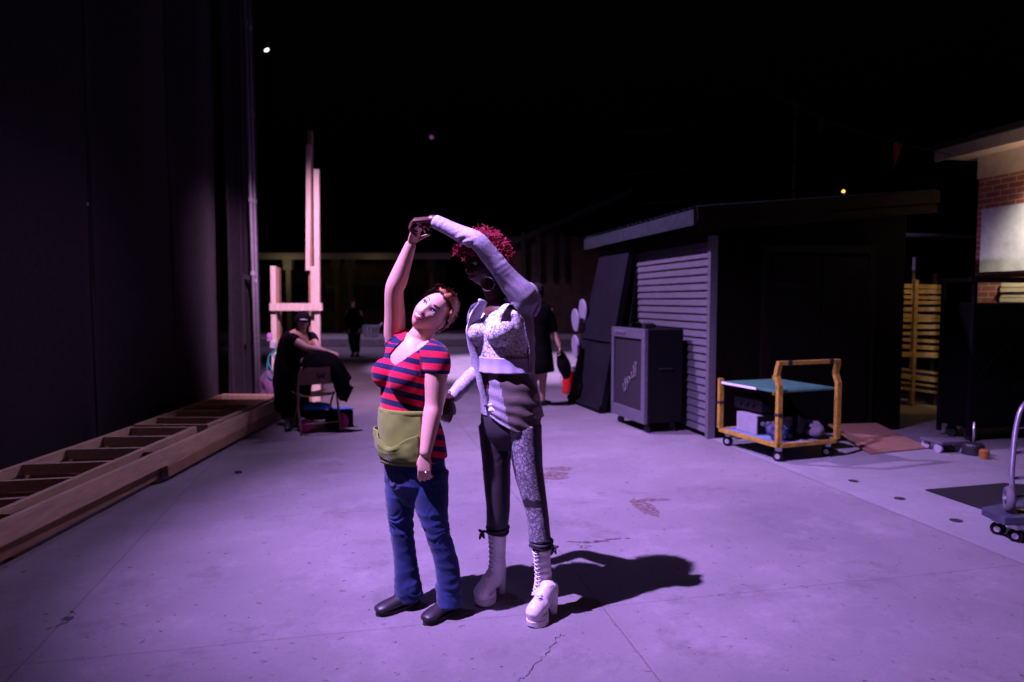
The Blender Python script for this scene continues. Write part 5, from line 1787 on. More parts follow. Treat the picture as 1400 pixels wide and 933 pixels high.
def torso2(bm, off, y0=0, y1=99, bust=True):
    rows = [((695, 590, 3.46), .150, .108), ((696, 560, 3.46), .154, .112), ((694, 530, 3.46), .138, .104), ((691, 505, 3.46), .128, .100),
            ((688, 475, 3.46), .140, .106), ((685, 450, 3.46), .150, .108), ((684, 428, 3.46), .150, .094), ((683, 414, 3.46), .105, .072)]
    rows = rows[y0:y1]
    loft(bm, [P(*q[0]) for q in rows], [(q[1] + off, q[2] + off) for q in rows], side=r2, seg=28, sub=4, cap=0.4)
    if bust:
        for sgn in (-1, 1):
            c = P(686, 452, 3.46) + f2 * 0.082 + r2 * (sgn * 0.066)
            ball(bm, c, (0.066 + off, 0.060 + off, 0.066 + off), u=20, v=14)
bm = NB()
torso2(bm, 0)
loft(bm, [P(683, 420, 3.46), P(680, 408, 3.46), P(673, 392, 3.455), HC2 + V((0.01, 0.01, -0.04))], [(0.085, .06), 0.058, 0.053, 0.055], side=r2, seg=18, cap=0.5)
add_head(bm, HM2, S2, smile=0.3)
loft(bm, [P(700, 420, 3.42), tshL, tshL.lerp(telL, .5), telL, telL.lerp(twrL, .3), telL.lerp(twrL, .7), twrL], [0.05, 0.055, 0.046, 0.038, 0.037, 0.030, 0.026], seg=16)
loft(bm, [P(668, 428, 3.54), tshR, tshR.lerp(telR, .5), telR, telR.lerp(twrR, .3), telR.lerp(twrR, .7), twrR], [0.05, 0.052, 0.046, 0.038, 0.037, 0.030, 0.026], seg=16)
dT = V((-1, -0.05, -0.02)); nT = V((-0.1, 0.25, -1))
add_hand(bm, twrL, dT, nT, nT.cross(dT), L=0.172, curls=((55, 55, 30), (60, 55, 30), (62, 58, 32), (66, 60, 35)), thumb=(40, 25))
dT2 = V((-0.12, -0.05, -1)); nT2 = V((-0.55, 0.8, 0))
add_hand(bm, twrR, dT2, nT2, dT2.cross(nT2), L=0.165, curls=((28, 40, 25), (34, 44, 28), (40, 46, 30), (45, 48, 30)), thumb=(38, 15))
lg2R = [P(678, 590, 3.51), P(680, 650, 3.50), P(680.5, 700, 3.50), P(679, 738, 3.53), P(680, 785, 3.61)]
lg2L = [P(716, 590, 3.41), P(722, 650, 3.39), P(734, 697, 3.38), P(740, 748, 3.385), P(744, 800, 3.42)]
for q in (lg2R, lg2L):
    loft(bm, q, [.072, .060, .046, .034, .026], seg=16)
bm = remesh(bm, 0.0042, 5)
w2 = obj('person', bm, M_SKIND, loc=(T0.x, T0.y, 0), smooth=True)
tag(w2, 'tall dancer in silver grey jacket, printed leggings and white lace-up heeled boots, arm arched overhead', 'person')
add_eyes(w2, HM2, S2, M_EYEW, M_IRIS, M_LASH, M_BROWD, None, look=(-0.2, -0.6))
add_mouth(w2, HM2, S2, M_LIPD, None, w=0.026, open_=0.005, lift=0.005)

# corset top
bm = NB()
torso2(bm, 0.009, 3, 7)
bm = remesh(bm, 0.006, 4)
TOPZ, BOTZ = P(690, 416, 3.4).z, P(690, 490, 3.4).z
kill = [f for f in bm.faces if f.calc_center_median().z > TOPZ - 0.02 - 0.04 * (1 - abs(((f.calc_center_median() - P(686, 452, 3.46)).dot(r2)) / 0.07) if abs((f.calc_center_median() - P(686, 452, 3.46)).dot(r2)) < 0.07 else 0) or f.calc_center_median().z < BOTZ]
bmesh.ops.delete(bm, geom=kill, context='FACES')
cs_ = obj('corset_top', bm, M_CORSET, w2, smooth=True)
q_ = cs_.modifiers.new('cloth', 'SOLIDIFY'); q_.thickness = 0.004; q_.offset = 1
for sgn in (-1, 1):
    bm = NB()
    c0_ = P(686, 452, 3.46) + f2 * 0.125 + r2 * (sgn * 0.074) + V((0, 0, 0.045))
    pts = [c0_, P(684, 425, 3.46) + f2 * 0.103 + r2 * (sgn * 0.095), P(684, 414, 3.46) + f2 * 0.045 + r2 * (sgn * 0.100), P(684, 414, 3.46) - f2 * 0.04 + r2 * (sgn * 0.10)]
    loft(bm, pts, [(0.030, 0.006), (0.024, 0.005), (0.020, 0.005), (0.02, 0.005)], side=r2, seg=12, sub=4)
    obj('shoulder_strap', bm, M_CORSET, cs_, smooth=True)
bm = NB()
n = 40
rows = [(690, 487, .150, .122), (691, 497, .148, .124), (692, 508, .156, .134)]
g = []
for i in range(n + 1):
    a = R(-100 + 200 * i / n)
    col = []
    for j, (px, py, a_, b_) in enumerate(cat(rows, 4)):
        c = P(px, py, 3.46)
        w = 0.004 * math.sin(a * 14) * j / 8
        col.append(bm.verts.new(c + f2 * math.cos(a) * (b_ + w) + r2 * math.sin(a) * (a_ + w)))
    g.append(col)
for i in range(n):
    for j in range(len(g[0]) - 1):
        bm.faces.new((g[i][j], g[i + 1][j], g[i + 1][j + 1], g[i][j + 1]))
hb = obj('corset_hem', bm, M_LILAC, cs_, smooth=True)
q_ = hb.modifiers.new('cloth', 'SOLIDIFY'); q_.thickness = 0.004

# leggings
bm = NB()
loft(bm, [P(693, 530, 3.46), P(696, 560, 3.46), P(696, 588, 3.46), P(697, 606, 3.46)], [(.142, .108), (.162, .118), (.160, .115), (.11, .08)], side=r2, seg=26, cap=0.4)
def leg2(rows):
    loft(bm, [P(*q[:3]) for q in rows], [(q[3], q[4]) for q in rows], side=V((1, 0, 0)), seg=22, sub=4, cap=0.3)
leg2([(677, 582, 3.52, .088, .098), (679, 640, 3.505, .073, .078), (681, 692, 3.50, .063, .065), (680, 717, 3.51, .058, .060)])
leg2([(717, 582, 3.41, .088, .098), (722, 640, 3.39, .076, .078), (733.5, 695, 3.38, .058, .062), (738.5, 738, 3.375, .054, .057)])
bm = remesh(bm, 0.006, 5)
wrinkle(bm, lambda p: 0.002 * nz(p, 12) + 0.002 * math.sin(p.z * 110 + 18 * nz(p, 6)) * max(0, nz(p, 5, (2, 2, 0))))
bm.normal_update()
fl_ = V((-0.45, -0.88, 0.1)).normalized()
for f in bm.faces:
    c = f.calc_center_median(); x, y = proj(c)
    edge = 697 + max(0, (y - 575)) * 0.145
    wig = 3.5 * noise.noise(c * 25)
    if y > 566 and x > edge - 2 + wig * 0.3 and f.normal.dot(fl_) > 0.52 + 0.05 * wig * 0.3 and not (683 + wig < y - 0.15 * (x - 720) < 694 + wig):
        f.material_index = 1
obj('leggings', bm, [M_LEGG, M_SNAKE], w2, smooth=True)

# taupe wrap round the hips, with a silver side and a satin knot
bm = NB()
g = []
n = 60
rows = cat([(692, 498, .140, .112), (694, 520, .152, .122), (696, 545, .168, .132), (697, 566, .172, .136), (698, 584, .168, .132)], 7)
for i in range(n + 1):
    a = R(-165 + 172 * i / n)
    col = []
    for j, (px, py, a_, b_) in enumerate(rows):
        c = P(px, py, 3.46)
        k = j / (len(rows) - 1)
        w = 0.0035 * math.sin(k * 34 + 2.5 * a + 2 * noise.noise(V((a * 2, k * 3, 0)))) + 0.003 * noise.noise(V((a * 3, k * 5, 1)))
        z_ = 0.0
        if k > 0.5: z_ = 0.07 * (k - 0.5) * 2 * max(0, (i / n - 0.70)) / 0.30
        col.append(bm.verts.new(c + f2 * math.cos(a) * (b_ + w) + r2 * math.sin(a) * (a_ + w) + V((0, 0, z_))))
    g.append(col)
for i in range(n):
    for j in range(len(rows) - 1):
        f = bm.faces.new((g[i][j], g[i + 1][j], g[i + 1][j + 1], g[i][j + 1]))
        x, y = proj(f.calc_center_median())
        if i / n > 0.60 and x < 679 + (y - 505) * 0.22: f.material_index = 1
wr = obj('hip_wrap', bm, [M_TAUPE, M_JACKET], w2, smooth=True)
q_ = wr.modifiers.new('cloth', 'SOLIDIFY'); q_.thickness = 0.004
bm = NB()
c = P(703, 553, 3.46) + f2 * 0.120 + r2 * 0.010
ball(bm, c, (0.046, 0.028, 0.036), u=28, v=20)
ball(bm, c + V((0.032, 0.0, -0.034)), (0.020, 0.018, 0.034), u=20, v=14, M=Matrix.Rotation(-0.6, 4, 'Y'))
bm = remesh(bm, 0.005, 2)
wrinkle(bm, lambda p: 0.004 * math.sin(p.x * 120 + p.z * 170 + 8 * nz(p, 15)))
obj('satin_knot', bm, M_SATIN, wr, smooth=True)

# jacket, open in front, with long sleeves
bm = NB()
rows = [((700, 575, 3.47), .185, .140), ((697, 550, 3.47), .172, .130), ((693, 515, 3.47), .158, .124), ((690, 480, 3.47), .172, .128), ((687, 450, 3.47), .182, .130), ((686, 427, 3.47), .172, .110), ((684, 413, 3.47), .112, .082)]
loft(bm, [P(*q[0]) for q in rows], [(q[1], q[2]) for q in rows], side=r2, seg=30, sub=4, cap=0.3)
loft(bm, [P(698, 424, 3.42), tshL + V((0.006, 0, -0.004)), tshL.lerp(telL, .30), tshL.lerp(telL, .65), telL, telL.lerp(twrL, .3), telL.lerp(twrL, .7), twrL.lerp(telL, .04)],
     [0.072, 0.072, 0.058, 0.048, 0.045, 0.043, 0.037, 0.033], seg=22, cap=0.15)
loft(bm, [P(668, 430, 3.54), tshR, tshR.lerp(telR, .5), telR, telR.lerp(twrR, .4), telR.lerp(twrR, .75), twrR.lerp(telR, .05)], [0.062, 0.064, 0.056, 0.049, 0.045, 0.040, 0.037], seg=20, cap=0.15)
bm = remesh(bm, 0.006, 5)
wrinkle(bm, lambda p: 0.003 * nz(p, 11) + 0.0035 * math.sin(p.x * 75 + p.z * 55 + 9 * nz(p, 5)) * max(0, nz(p, 7, (0, 5, 0)) + 0.2) + 0.0075 * max(0, nz(p, 13, (1, 0, 2)) + 0.15) * math.exp(-((p - telL).length / 0.12) ** 2) * math.sin((p - telL).dot((telL - tshL).normalized()) * 190 + 7 * nz(p, 8)) + 0.005 * max(0, nz(p, 15, (5, 0, 2)) + 0.1) * math.exp(-((p - twrL).length / 0.10) ** 2) * math.sin((p - twrL).dot((telL - twrL).normalized()) * 230 + 5 * nz(p, 9)))
OPEN = [(663, 404), (692, 402), (703, 420), (716, 440), (723, 470), (728, 510), (730, 545), (741, 600), (672, 600), (664, 560), (657, 520), (652, 490), (651, 462), (655, 430)]
kill = []
for f in bm.faces:
    c = f.calc_center_median(); x, y = proj(c)
    onarm = min((c - tshL.lerp(telL, t)).length for t in (0.12, 0.3, 0.5, 0.8, 1.0)) < 0.080 and (c - tshL).dot(telL - tshL) > 0.0
    if (c - P(686, 480, 3.47)).dot(f2) > 0.0 and inpoly(x, y, OPEN) and not onarm:
        kill.append(f)
    elif (c - P(683, 405, 3.46)).length < 0.085 and c.z > P(683, 421, 3.46).z and not onarm:
        kill.append(f)
    elif c.z < P(697, 566, 3.46).z:
        kill.append(f)
bmesh.ops.delete(bm, geom=kill, context='FACES')
bm.normal_update()
for f in bm.faces:
    c = f.calc_center_median()
    tl = (c - tshL).dot(telL - tshL) / (telL - tshL).length_squared
    if tl > 0.55 or (c.z < telR.z + 0.05 and (c - telR).dot((twrR - telR).normalized()) > 0.0 and (c - telR.lerp(twrR, .5)).length < 0.14):
        f.material_index = 1
jk = obj('jacket', bm, [M_JACKET, M_SLEEVE], w2, smooth=True)
q_ = jk.modifiers.new('cloth', 'SOLIDIFY'); q_.thickness = 0.005; q_.offset = -1
# lapel and shoulder frill
bm = NB()
pts = [P(662, 412, 3.36), P(654, 425, 3.37), P(646, 445, 3.40), P(644, 468, 3.42), P(652, 500, 3.42), P(658, 530, 3.41), P(666, 556, 3.41)]
loft(bm, pts, [(.018, .006), (.028, .006), (.026, .006), (.020, .006), (.018, .006), (.016, .006), (.014, .005)], side=(1, 0.3, 0), seg=14, sub=5, cap=0.5)
obj('lapel', bm, M_SLEEVE, jk, smooth=True)
bm = NB()
pts = [P(715, 388, 3.39), P(727, 392, 3.40), P(735, 404, 3.41), P(736, 418, 3.42), P(731, 430, 3.42)]
loft(bm, pts, [(.012, .012), (.018, .016), (.020, .014), (.016, .014), (.012, .012)], side=(0, 1, 0), seg=12, sub=5)
obj('shoulder_frill', bm, M_SLEEVE, jk, smooth=True)

# hair: crimson coils
bm = hair_cap(HM2, S2, lambda d: (d.z > 0.42 - 0.1 * d.y and d.y < 0.80) or (d.y < 0.12 and d.z > -0.2) or (d.y < -0.2 and d.z > -0.5), lambda d: 0.018, 0.010, 5.0)
bmesh.ops.solidify(bm, geom=list(bm.faces), thickness=-0.008)
rg = random.Random(23)
R3 = HM2.to_3x3()
cnt = 0
while cnt < 1000:
    d = V((rg.gauss(0, 1), rg.gauss(0, 1), rg.gauss(0, 1))).normalized()
    if not ((d.z > 0.40 and d.y < 0.85) or (d.y < 0.20 and d.z > -0.05) or (d.y < -0.2 and d.z > -0.35)):
        continue
    cnt += 1
    p = HM2 @ ((head_point(d.x, d.y, d.z) + d * 0.012) * S2)
    dirn = R3 @ (d + V((rg.uniform(-.35, .35), rg.uniform(-.3, .3), rg.uniform(-.35, .25))))
    curl(bm, p, dirn, R3 @ V((1, 0.2, 0.1)), rg.uniform(0.026, 0.074), rg.uniform(0.0030, 0.0050), rg.uniform(0.8, 2.2), rg.uniform(0.006, 0.012))
obj('hair', bm, M_HAIRR, w2, smooth=True)
lobe = HM2 @ (V((-0.080, -0.012, -0.040)) * S2)
bm = NB()
cc = P(667, 388, lobe.y - 0.012)
pts = [cc + V((0.032 * math.sin(a), 0.010 * math.sin(a), 0.034 * math.cos(a))) for a in [i * math.pi / 12 for i in range(25)]]
loft(bm, pts, [0.0045] * 25, seg=8, sub=1)
obj('hoop_earring', bm, M_SILVER, w2, smooth=True)
bm = NB()
cc = P(653, 401, 3.32)
ball(bm, P(656, 411, 3.352), 0.009)
obj('brooch', bm, M_SATIN, w2, smooth=True)

# lace-up platform boots
def boot(top, ank, toe, heel, tw_, cuff_c):
    """top of the shaft, ankle, ground points under toe and heel"""
    d = (toe - heel); d.z = 0; d.normalize(); s = V((d.y, -d.x, 0))
    hb_, tb_ = V((heel.x, heel.y, 0)), V((toe.x, toe.y, 0))
    Lf = (tb_ - hb_).length
    hz, pz = 0.120, 0.028
    bm = NB()
    hl = hb_ + d * 0.02
    loft(bm, [top, top.lerp(ank, .5), ank, hl + d * .045 + V((0, 0, hz + .035))], [(tw_, tw_ + .004), (tw_ - .006, tw_), (tw_ - .003, tw_ + .002), (.042, .046)], side=s, seg=22, sub=4, cap=0.15)
    loft(bm, [top.lerp(ank, .75), ank + d * .022 + V((0, 0, -.02)), hl + d * (Lf * .42) + V((0, 0, pz + .075)), hl + d * (Lf * .62) + V((0, 0, pz + .045))], [.040, .043, .042, .036], side=s, seg=20, sub=4, cap=0.5)
    loft(bm, [hl + d * .006 + V((0, 0, hz + .022)), hl + d * .05 + V((0, 0, hz + .022)), hl + d * (Lf * .48) + V((0, 0, pz + .066)), hl + d * (Lf * .76) + V((0, 0, pz + .040)), tb_ - d * .034 + V((0, 0, pz + .024))],
         [(.031, .034), (.037, .048), (.040, .052), (.042, .042), (.031, .026)], side=s, seg=22, sub=4, cap=0.8)
    for v in bm.verts:
        tt_ = (v.co - hl).dot(d)
        fl0 = pz - .008 if tt_ > Lf * .45 else pz + (hz - pz) * (1 - max(0.0, tt_) / (Lf * .45)) ** 1.3
        v.co.z = max(v.co.z, fl0)
    Lw = Lf * 0.64
    wl_ = []
    for i in range(30):
        a = 2 * math.pi * i / 30
        p = tb_ - d * (Lw / 2 - .002) + d * ((Lw / 2 - .003) * math.cos(a)) + s * ((.046 + .001 * math.cos(a) - .008 * max(0, math.cos(a)) ** 3) * math.sin(a))
        wl_.append((p.x, p.y))
    prism(bm, wl_, pz - .004, pz + .026)
    bm = remesh(bm, 0.0045, 4)
    wrinkle(bm, lambda p: 0.0020 * math.sin(p.z * 130 + 10 * nz(p, 9)) if p.z > hz + 0.05 else 0.0)
    bt = obj('boot', bm, M_BOOT, w2, smooth=True)
    # platform sole under the ball, arched shank
    bm = NB()
    n = 30
    bot, top_ = [], []
    Lp = Lf * 0.64
    c_ = tb_ - d * (Lp / 2 - .004)
    for i in range(n):
        a = 2 * math.pi * i / n
        x = (Lp / 2) * math.cos(a); w = .049 + .001 * math.cos(a) - .008 * max(0, math.cos(a)) ** 3
        p = c_ + d * x + s * (w * (1 if abs(math.sin(a)) > 1 else math.sin(a)))
        bot.append(bm.verts.new((p.x - d.x * .004 * math.cos(a), p.y - d.y * .004 * math.cos(a), 0.001 + 0.010 * max(0, math.cos(a)) ** 4)))
        top_.append(bm.verts.new((p.x, p.y, pz + .004 + (0.016 * max(0, -math.cos(a))))))
    bm.faces.new(bot[::-1]); bm.faces.new(top_)
    for i in range(n): bm.faces.new((bot[i], bot[(i + 1) % n], top_[(i + 1) % n], top_[i]))
    obj('platform_sole', bm, M_BOOT, bt)
    bm = NB()
    loft(bm, [hl + d * .012 + V((0, 0, hz + .012)), hl + d * .004 + V((0, 0, hz * .6)), hl - d * .004 + V((0, 0, 0.001))], [(.032, .036), (.023, .026), (.016, .017)], side=s, seg=16, sub=4, cap=0.0)
    obj('heel', bm, M_BOOT, bt, smooth=True)
    # laces: criss-cross up the front
    bm = NB()
    path = []
    front = [(hl + d * (Lf * .68) + V((0, 0, pz + .088))), hl + d * (Lf * .58) + V((0, 0, pz + .118)), ank + d * (tw_ + .034) + V((0, 0, -.030)), ank + d * (tw_ + .014) + V((0, 0, .012)), top.lerp(ank, .66) + d * (tw_ + .002), top.lerp(ank, .33) + d * (tw_ + .004), top.lerp(ank, .06) + d * (tw_ + .008)]
    fr = cat([tuple(q) for q in front], 3)
    for i in range(len(fr) - 1):
        a_, b_ = V(fr[i]), V(fr[i + 1])
        w = 0.020
        for sg in (-1, 1):
            tube(bm, [a_ + s * (w * sg) - d * 0.003, (a_ + b_) / 2 + d * 0.005, b_ - s * (w * sg) - d * 0.003], 0.0032, 6)
    obj('lacing', bm, M_LACE, bt, smooth=True)
    # rolled dark cuff above the boot
    bm = NB()
    for k, (dz_, rr) in enumerate(((0.0, .008), (0.018, .009), (0.034, .007))):
        pts = []
        for i in range(25):
            a = 2 * math.pi * i / 24
            pts.append(cuff_c + V((math.cos(a) * (tw_ + .008 + .003 * math.sin(3 * a + k)), math.sin(a) * (tw_ + .008), dz_ + .005 * math.sin(2 * a + k * 2))))
        loft(bm, pts, [rr] * 25, seg=8, sub=1, cap=0.3)
    cf = obj('cuff', bm, M_LEGG, w2, smooth=True)
    return bt, s, d
toeR, heelR = G(652, 830), G(689, 810)
toeL, heelL = G(724, 859), G(760, 838)
boot(P(680, 724, 3.52), P(680, 785, 3.61), toeR, heelR, 0.047, P(680, 727, 3.515))
boot(P(740.5, 748, 3.385), P(744, 800, 3.42), toeL, heelL, 0.046, P(739.5, 746, 3.38))
for c, sx in ((P(659, 728, 3.50), -1), (P(757, 749, 3.36), 1)):
    bm = NB()
    for a, l in ((0.3, .022), (2.4, .020), (-1.2, .030), (-1.9, .034)):
        e = c + V((math.cos(a) * l * 1.0, -0.004, math.sin(a) * l))
        loft(bm, [c, c.lerp(e, .5) + V((0, -.006, .004)), e], [.005, .009, .005], seg=8, sub=3)
    ball(bm, c, (.010, .009, .010), u=12, v=8)
    obj('cuff_bow', bm, M_LEGG, w2, smooth=True)

# ------------------------------------------------------------------ background people
def simple_body(joints, hm, s, m, hands=()):
    bm = NB()
    for pts, rad, side in joints:
        loft(bm, pts, rad, side=side, seg=16, sub=4, cap=0.6)
    add_head(bm, hm, s)
    for h_ in hands:
        add_hand(bm, *h_[:4], **h_[4])
    return bm

# crew member in black bending over the chair
YC = 8.75
CG = G(398, 583)
hmC = Matrix.Translation(P(414, 440, 8.62)) @ frame((0.35, -0.90, -0.28), (0.10, -0.1, 1))
sL, eL, wL = P(399, 464, 8.50), P(420, 476, 8.40), P(446, 480.5, 8.35)
sR, eR, wR = P(425, 462, 8.80), P(436, 478, 8.65), P(424, 484, 8.42)
# near shoulder/arm is the person's right arm reaching across to the pile
hips = P(399, 512, YC)
bm = simple_body([
    ([P(400, 530, YC), hips, P(401, 490, YC), P(406, 468, 8.70), P(411, 456, 8.66)], [(.19, .15), (.20, .16), (.19, .15), (.19, .13), (.10, .09)], V((1, 0.1, 0))),
    ([P(410, 460, 8.66), P(413, 448, 8.64)], [.06, .055], None),
    ([P(402, 464, 8.60), sL, sL.lerp(eL, .5), eL, eL.lerp(wL, .3), wL], [.06, .062, .056, .048, .046, .032], None),
    ([P(420, 462, 8.76), sR, sR.lerp(eR, .5), eR, eR.lerp(wR, .3), wR], [.06, .060, .054, .045, .044, .031], None),
    ([P(391, 515, 8.75), P(392, 550, 8.72), P(396, 582, 8.65)], [.09, .06, .042], None),
    ([P(407, 515, 8.75), P(407, 550, 8.78), P(404, 579, 8.82)], [.09, .06, .042], None)],
    hmC, 1.0, M_SKIN2, [
        (wL, V((0.95, -0.1, -0.2)), V((0.1, 0.3, -1)), V((0, 1, 0)), dict(L=0.18, curls=((15, 30, 20),) * 4)),
        (wR, V((-0.6, -0.5, -0.4)), V((0, -0.3, -1)), V((0, -1, 0)), dict(L=0.18, curls=((15, 30, 20),) * 4))])
bm = remesh(bm, 0.008, 5)
pc = obj('person', bm, M_SKIN2, loc=(CG.x, CG.y, 0), smooth=True)
tag(pc, 'crew member in black with a backward cap bending over behind the folding chair', 'person')
bm = NB()
loft(bm, [P(399, 560, YC), P(398, 525, YC), P(398, 505, YC), P(401, 485, YC), P(406, 467, 8.70), P(412, 457, 8.66)], [(.215, .17), (.225, .18), (.22, .18), (.215, .165), (.205, .15), (.09, .09)], side=V((1, 0.1, 0)), seg=26, cap=0.3)
loft(bm, [P(404, 466, 8.62), sL, sL.lerp(eL, .30)], [.08, .086, .078], seg=16, cap=0.2)
loft(bm, [P(420, 464, 8.74), sR, sR.lerp(eR, .35)], [.08, .082, .074], seg=16, cap=0.2)
bm = remesh(bm, 0.011, 4)
wrinkle(bm, lambda p: 0.010 * nz(p, 7) + 0.006 * nz(p, 16))
kill = [f for f in bm.faces if (f.calc_center_median() - P(413, 452, 8.64)).length < 0.10]
bmesh.ops.delete(bm, geom=kill, context='FACES')
obj('black_shirt', bm, M_BLKCL2, pc, smooth=True)
bm = NB()
for a, b_, c_ in ((P(391, 525, 8.75), P(391, 550, 8.72), P(394, 571, 8.66)), (P(408, 525, 8.75), P(407, 550, 8.78), P(405, 569, 8.82))):
    loft(bm, [a, b_, c_], [.12, .095, .085], seg=18, cap=0.2)
bm = remesh(bm, 0.011, 4)
wrinkle(bm, lambda p: 0.008 * nz(p, 9))
obj('trousers', bm, M_BLKCL2, pc, smooth=True)
bm = hair_cap(hmC, 1.0, lambda d: d.z > 0.28 - 0.12 * d.y, lambda d: 0.016, 0.002, 1.0)
bmesh.ops.solidify(bm, geom=list(bm.faces), thickness=-0.01)
cap_ = obj('cap', bm, M_BLKCL2, pc, smooth=True)
R3 = hmC.to_3x3()
bm = NB()
g = []
for i in range(13):
    a = R(-50 + 100 * i / 12)
    col = []
    for k in range(4):
        rr = 0.098 + 0.085 * (k / 3) * math.cos(a) ** 0.6
        col.append(bm.verts.new(hmC @ V((math.sin(a) * rr * .85, -math.cos(a) * rr, 0.032 - 0.016 * k - 0.02 * math.sin(a) ** 2))))
    g.append(col)
for i in range(12):
    for k in range(3):
        bm.faces.new((g[i][k], g[i + 1][k], g[i + 1][k + 1], g[i][k + 1]))
bmesh.ops.solidify(bm, geom=list(bm.faces), thickness=0.006)
obj('brim', bm, M_BLKCL2, cap_, smooth=True)
bm = NB()
pts = [hmC @ V((x, 0.100 - 3.2 * x * x, z)) for x, z in ((-0.04, 0.055), (0, 0.062), (0.04, 0.055))]
loft(bm, pts, [0.006, 0.009, 0.006], seg=8, sub=3)
obj('cap_strap', bm, M_WPL, cap_, smooth=True)
bm = hair_cap(hmC, 1.0, lambda d: d.y < 0.05 and -0.75 < d.z < 0.45, lambda d: 0.014, 0.006, 3.0)
bmesh.ops.solidify(bm, geom=list(bm.faces), thickness=-0.01)
obj('hair', bm, M_BROWD, pc, smooth=True)
add_eyes(pc, hmC, 1.0, M_EYEW, M_IRIS, M_LASH, M_BROWD)
add_mouth(pc, hmC, 1.0, M_LIPD, None)
for g_, d_ in ((G(394, 588), (0.25, -0.95, 0)), (G(405, 583), (0.35, -0.9, 0))):
    d = V(d_).normalized(); s = V((d.y, -d.x, 0)); h_ = V((g_.x, g_.y, 0)) - d * 0.10
    bm = NB()
    loft(bm, [h_ + V((0, 0, .045)), h_ + d * .07 + V((0, 0, .055)), h_ + d * .15 + V((0, 0, .045)), h_ + d * .22 + V((0, 0, .03))], [(.034, .04), (.037, .045), (.045, .036), (.036, .026)], side=s, seg=16)
    for v in bm.verts: v.co.z = max(v.co.z, 0.002)
    obj('shoe', bm, M_BLKLEATHER, pc, smooth=True)

# black garments draped over the chair back and held by the crew member
bm = NB()
def gpt(px, py, Y): return P(px, py, Y)
top_c = [gpt(420, 489, 8.45), gpt(436, 485, 8.38), gpt(452, 486, 8.35), gpt(464, 492, 8.33)]
rows = []
outline = [  # (top point, bottom point) pairs sweeping across the cloth
    ((412, 492, 8.40), (405, 566, 8.36)), ((424, 486, 8.36), (416, 560, 8.30)), ((436, 484, 8.34), (428, 520, 8.26)), ((448, 484, 8.33), (444, 516, 8.24)),
    ((458, 488, 8.32), (456, 519, 8.24)), ((466, 496, 8.32), (465, 545, 8.28)), ((471, 506, 8.33), (470, 549, 8.33)), ((477, 518, 8.36), (479, 528, 8.36))]
g = []
for t_, b_ in outline:
    a, c = P(*t_), P(*b_)
    col = []
    for k in range(9):
        u = k / 8
        p = a.lerp(c, u)
        p += V((0, -0.05 * math.sin(math.pi * u), 0)) + V((0.012 * noise.noise(p * 9), 0.03 * noise.noise(p * 7 + V((3, 0, 0))), 0.0))
        col.append(bm.verts.new(p))
    g.append(col)
for i in range(len(g) - 1):
    for k in range(8):
        bm.faces.new((g[i][k], g[i + 1][k], g[i + 1][k + 1], g[i][k + 1]))
bmesh.ops.subdivide_edges(bm, edges=list(bm.edges), cuts=1, use_grid_fill=True, smooth=0.6)
bmesh.ops.solidify(bm, geom=list(bm.faces), thickness=0.05)
wrinkle(bm, lambda p: 0.010 * nz(p, 11))
gm = obj('black_jacket', bm, M_BLKCL, loc=CH(0, 0.05, 0.5), smooth=True)
tag(gm, 'black jacket held by the crew member and hanging over the chair back', 'jacket')

# far figure in black before the kerb
YF = 19.4
FG = G(485, 486)
hmF = Matrix.Translation(P(482, 414, YF)) @ frame((-0.2, -1, 0), (0, 0, 1))
bm = simple_body([
    ([P(484, 452, YF), P(484, 440, YF), P(484, 428, YF), P(483, 423, YF)], [(.17, .12), (.16, .11), (.20, .11), (.09, .07)], V((1, 0, 0))),
    ([P(483, 424, YF), P(482.5, 417, YF)], [.055, .055], None),
    ([P(476, 426, YF), P(473, 440, YF), P(476, 450, YF - .12)], [.055, .045, .035], None),
    ([P(492, 426, YF), P(495, 440, YF), P(492, 450, YF - .12)], [.055, .045, .035], None),
    ([P(480.5, 452, YF), P(481, 468, YF), P(483, 483.5, YF)], [.085, .06, .045], None),
    ([P(488.5, 452, YF), P(488.5, 468, YF), P(489, 483, YF)], [.085, .06, .045], None)], hmF, 1.0, M_SKIN2,
    [(P(476, 450, YF - .12), V((0.3, -0.2, -1)), V((1, 0, 0)), V((0, -1, 0)), dict(L=.18)), (P(492, 450, YF - .12), V((-0.3, -0.2, -1)), V((-1, 0, 0)), V((0, -1, 0)), dict(L=.18))])
pf = obj('person', remesh(bm, 0.012, 3), M_SKIN2, loc=(FG.x, FG.y, 0), smooth=True)
tag(pf, 'distant person all in black standing before the far kerb beside a white basket', 'person')
bm = NB()
loft(bm, [P(484, 458, YF), P(484, 440, YF), P(484, 429, YF), P(483, 422, YF)], [(.19, .14), (.18, .13), (.225, .13), (.09, .08)], side=V((1, 0, 0)), seg=18, cap=0.3)
loft(bm, [P(478, 426, YF), P(473, 440, YF), P(475.5, 448, YF - .1)], [.075, .06, .05], seg=12)
loft(bm, [P(490, 426, YF), P(495, 440, YF), P(492.5, 448, YF - .1)], [.075, .06, .05], seg=12)
bm = remesh(bm, 0.016, 3); wrinkle(bm, lambda p: 0.010 * nz(p, 7)); obj('coat', bm, M_BLKCL, pf, smooth=True)
bm = NB()
loft(bm, [P(480.5, 452, YF), P(481, 468, YF), P(483, 480, YF)], [.11, .085, .07], seg=14)
loft(bm, [P(488.5, 452, YF), P(488.5, 468, YF), P(489, 479, YF)], [.11, .085, .07], seg=14)
bm = remesh(bm, 0.016, 3); wrinkle(bm, lambda p: 0.008 * nz(p, 8)); obj('trousers', bm, M_BLKCL, pf, smooth=True)
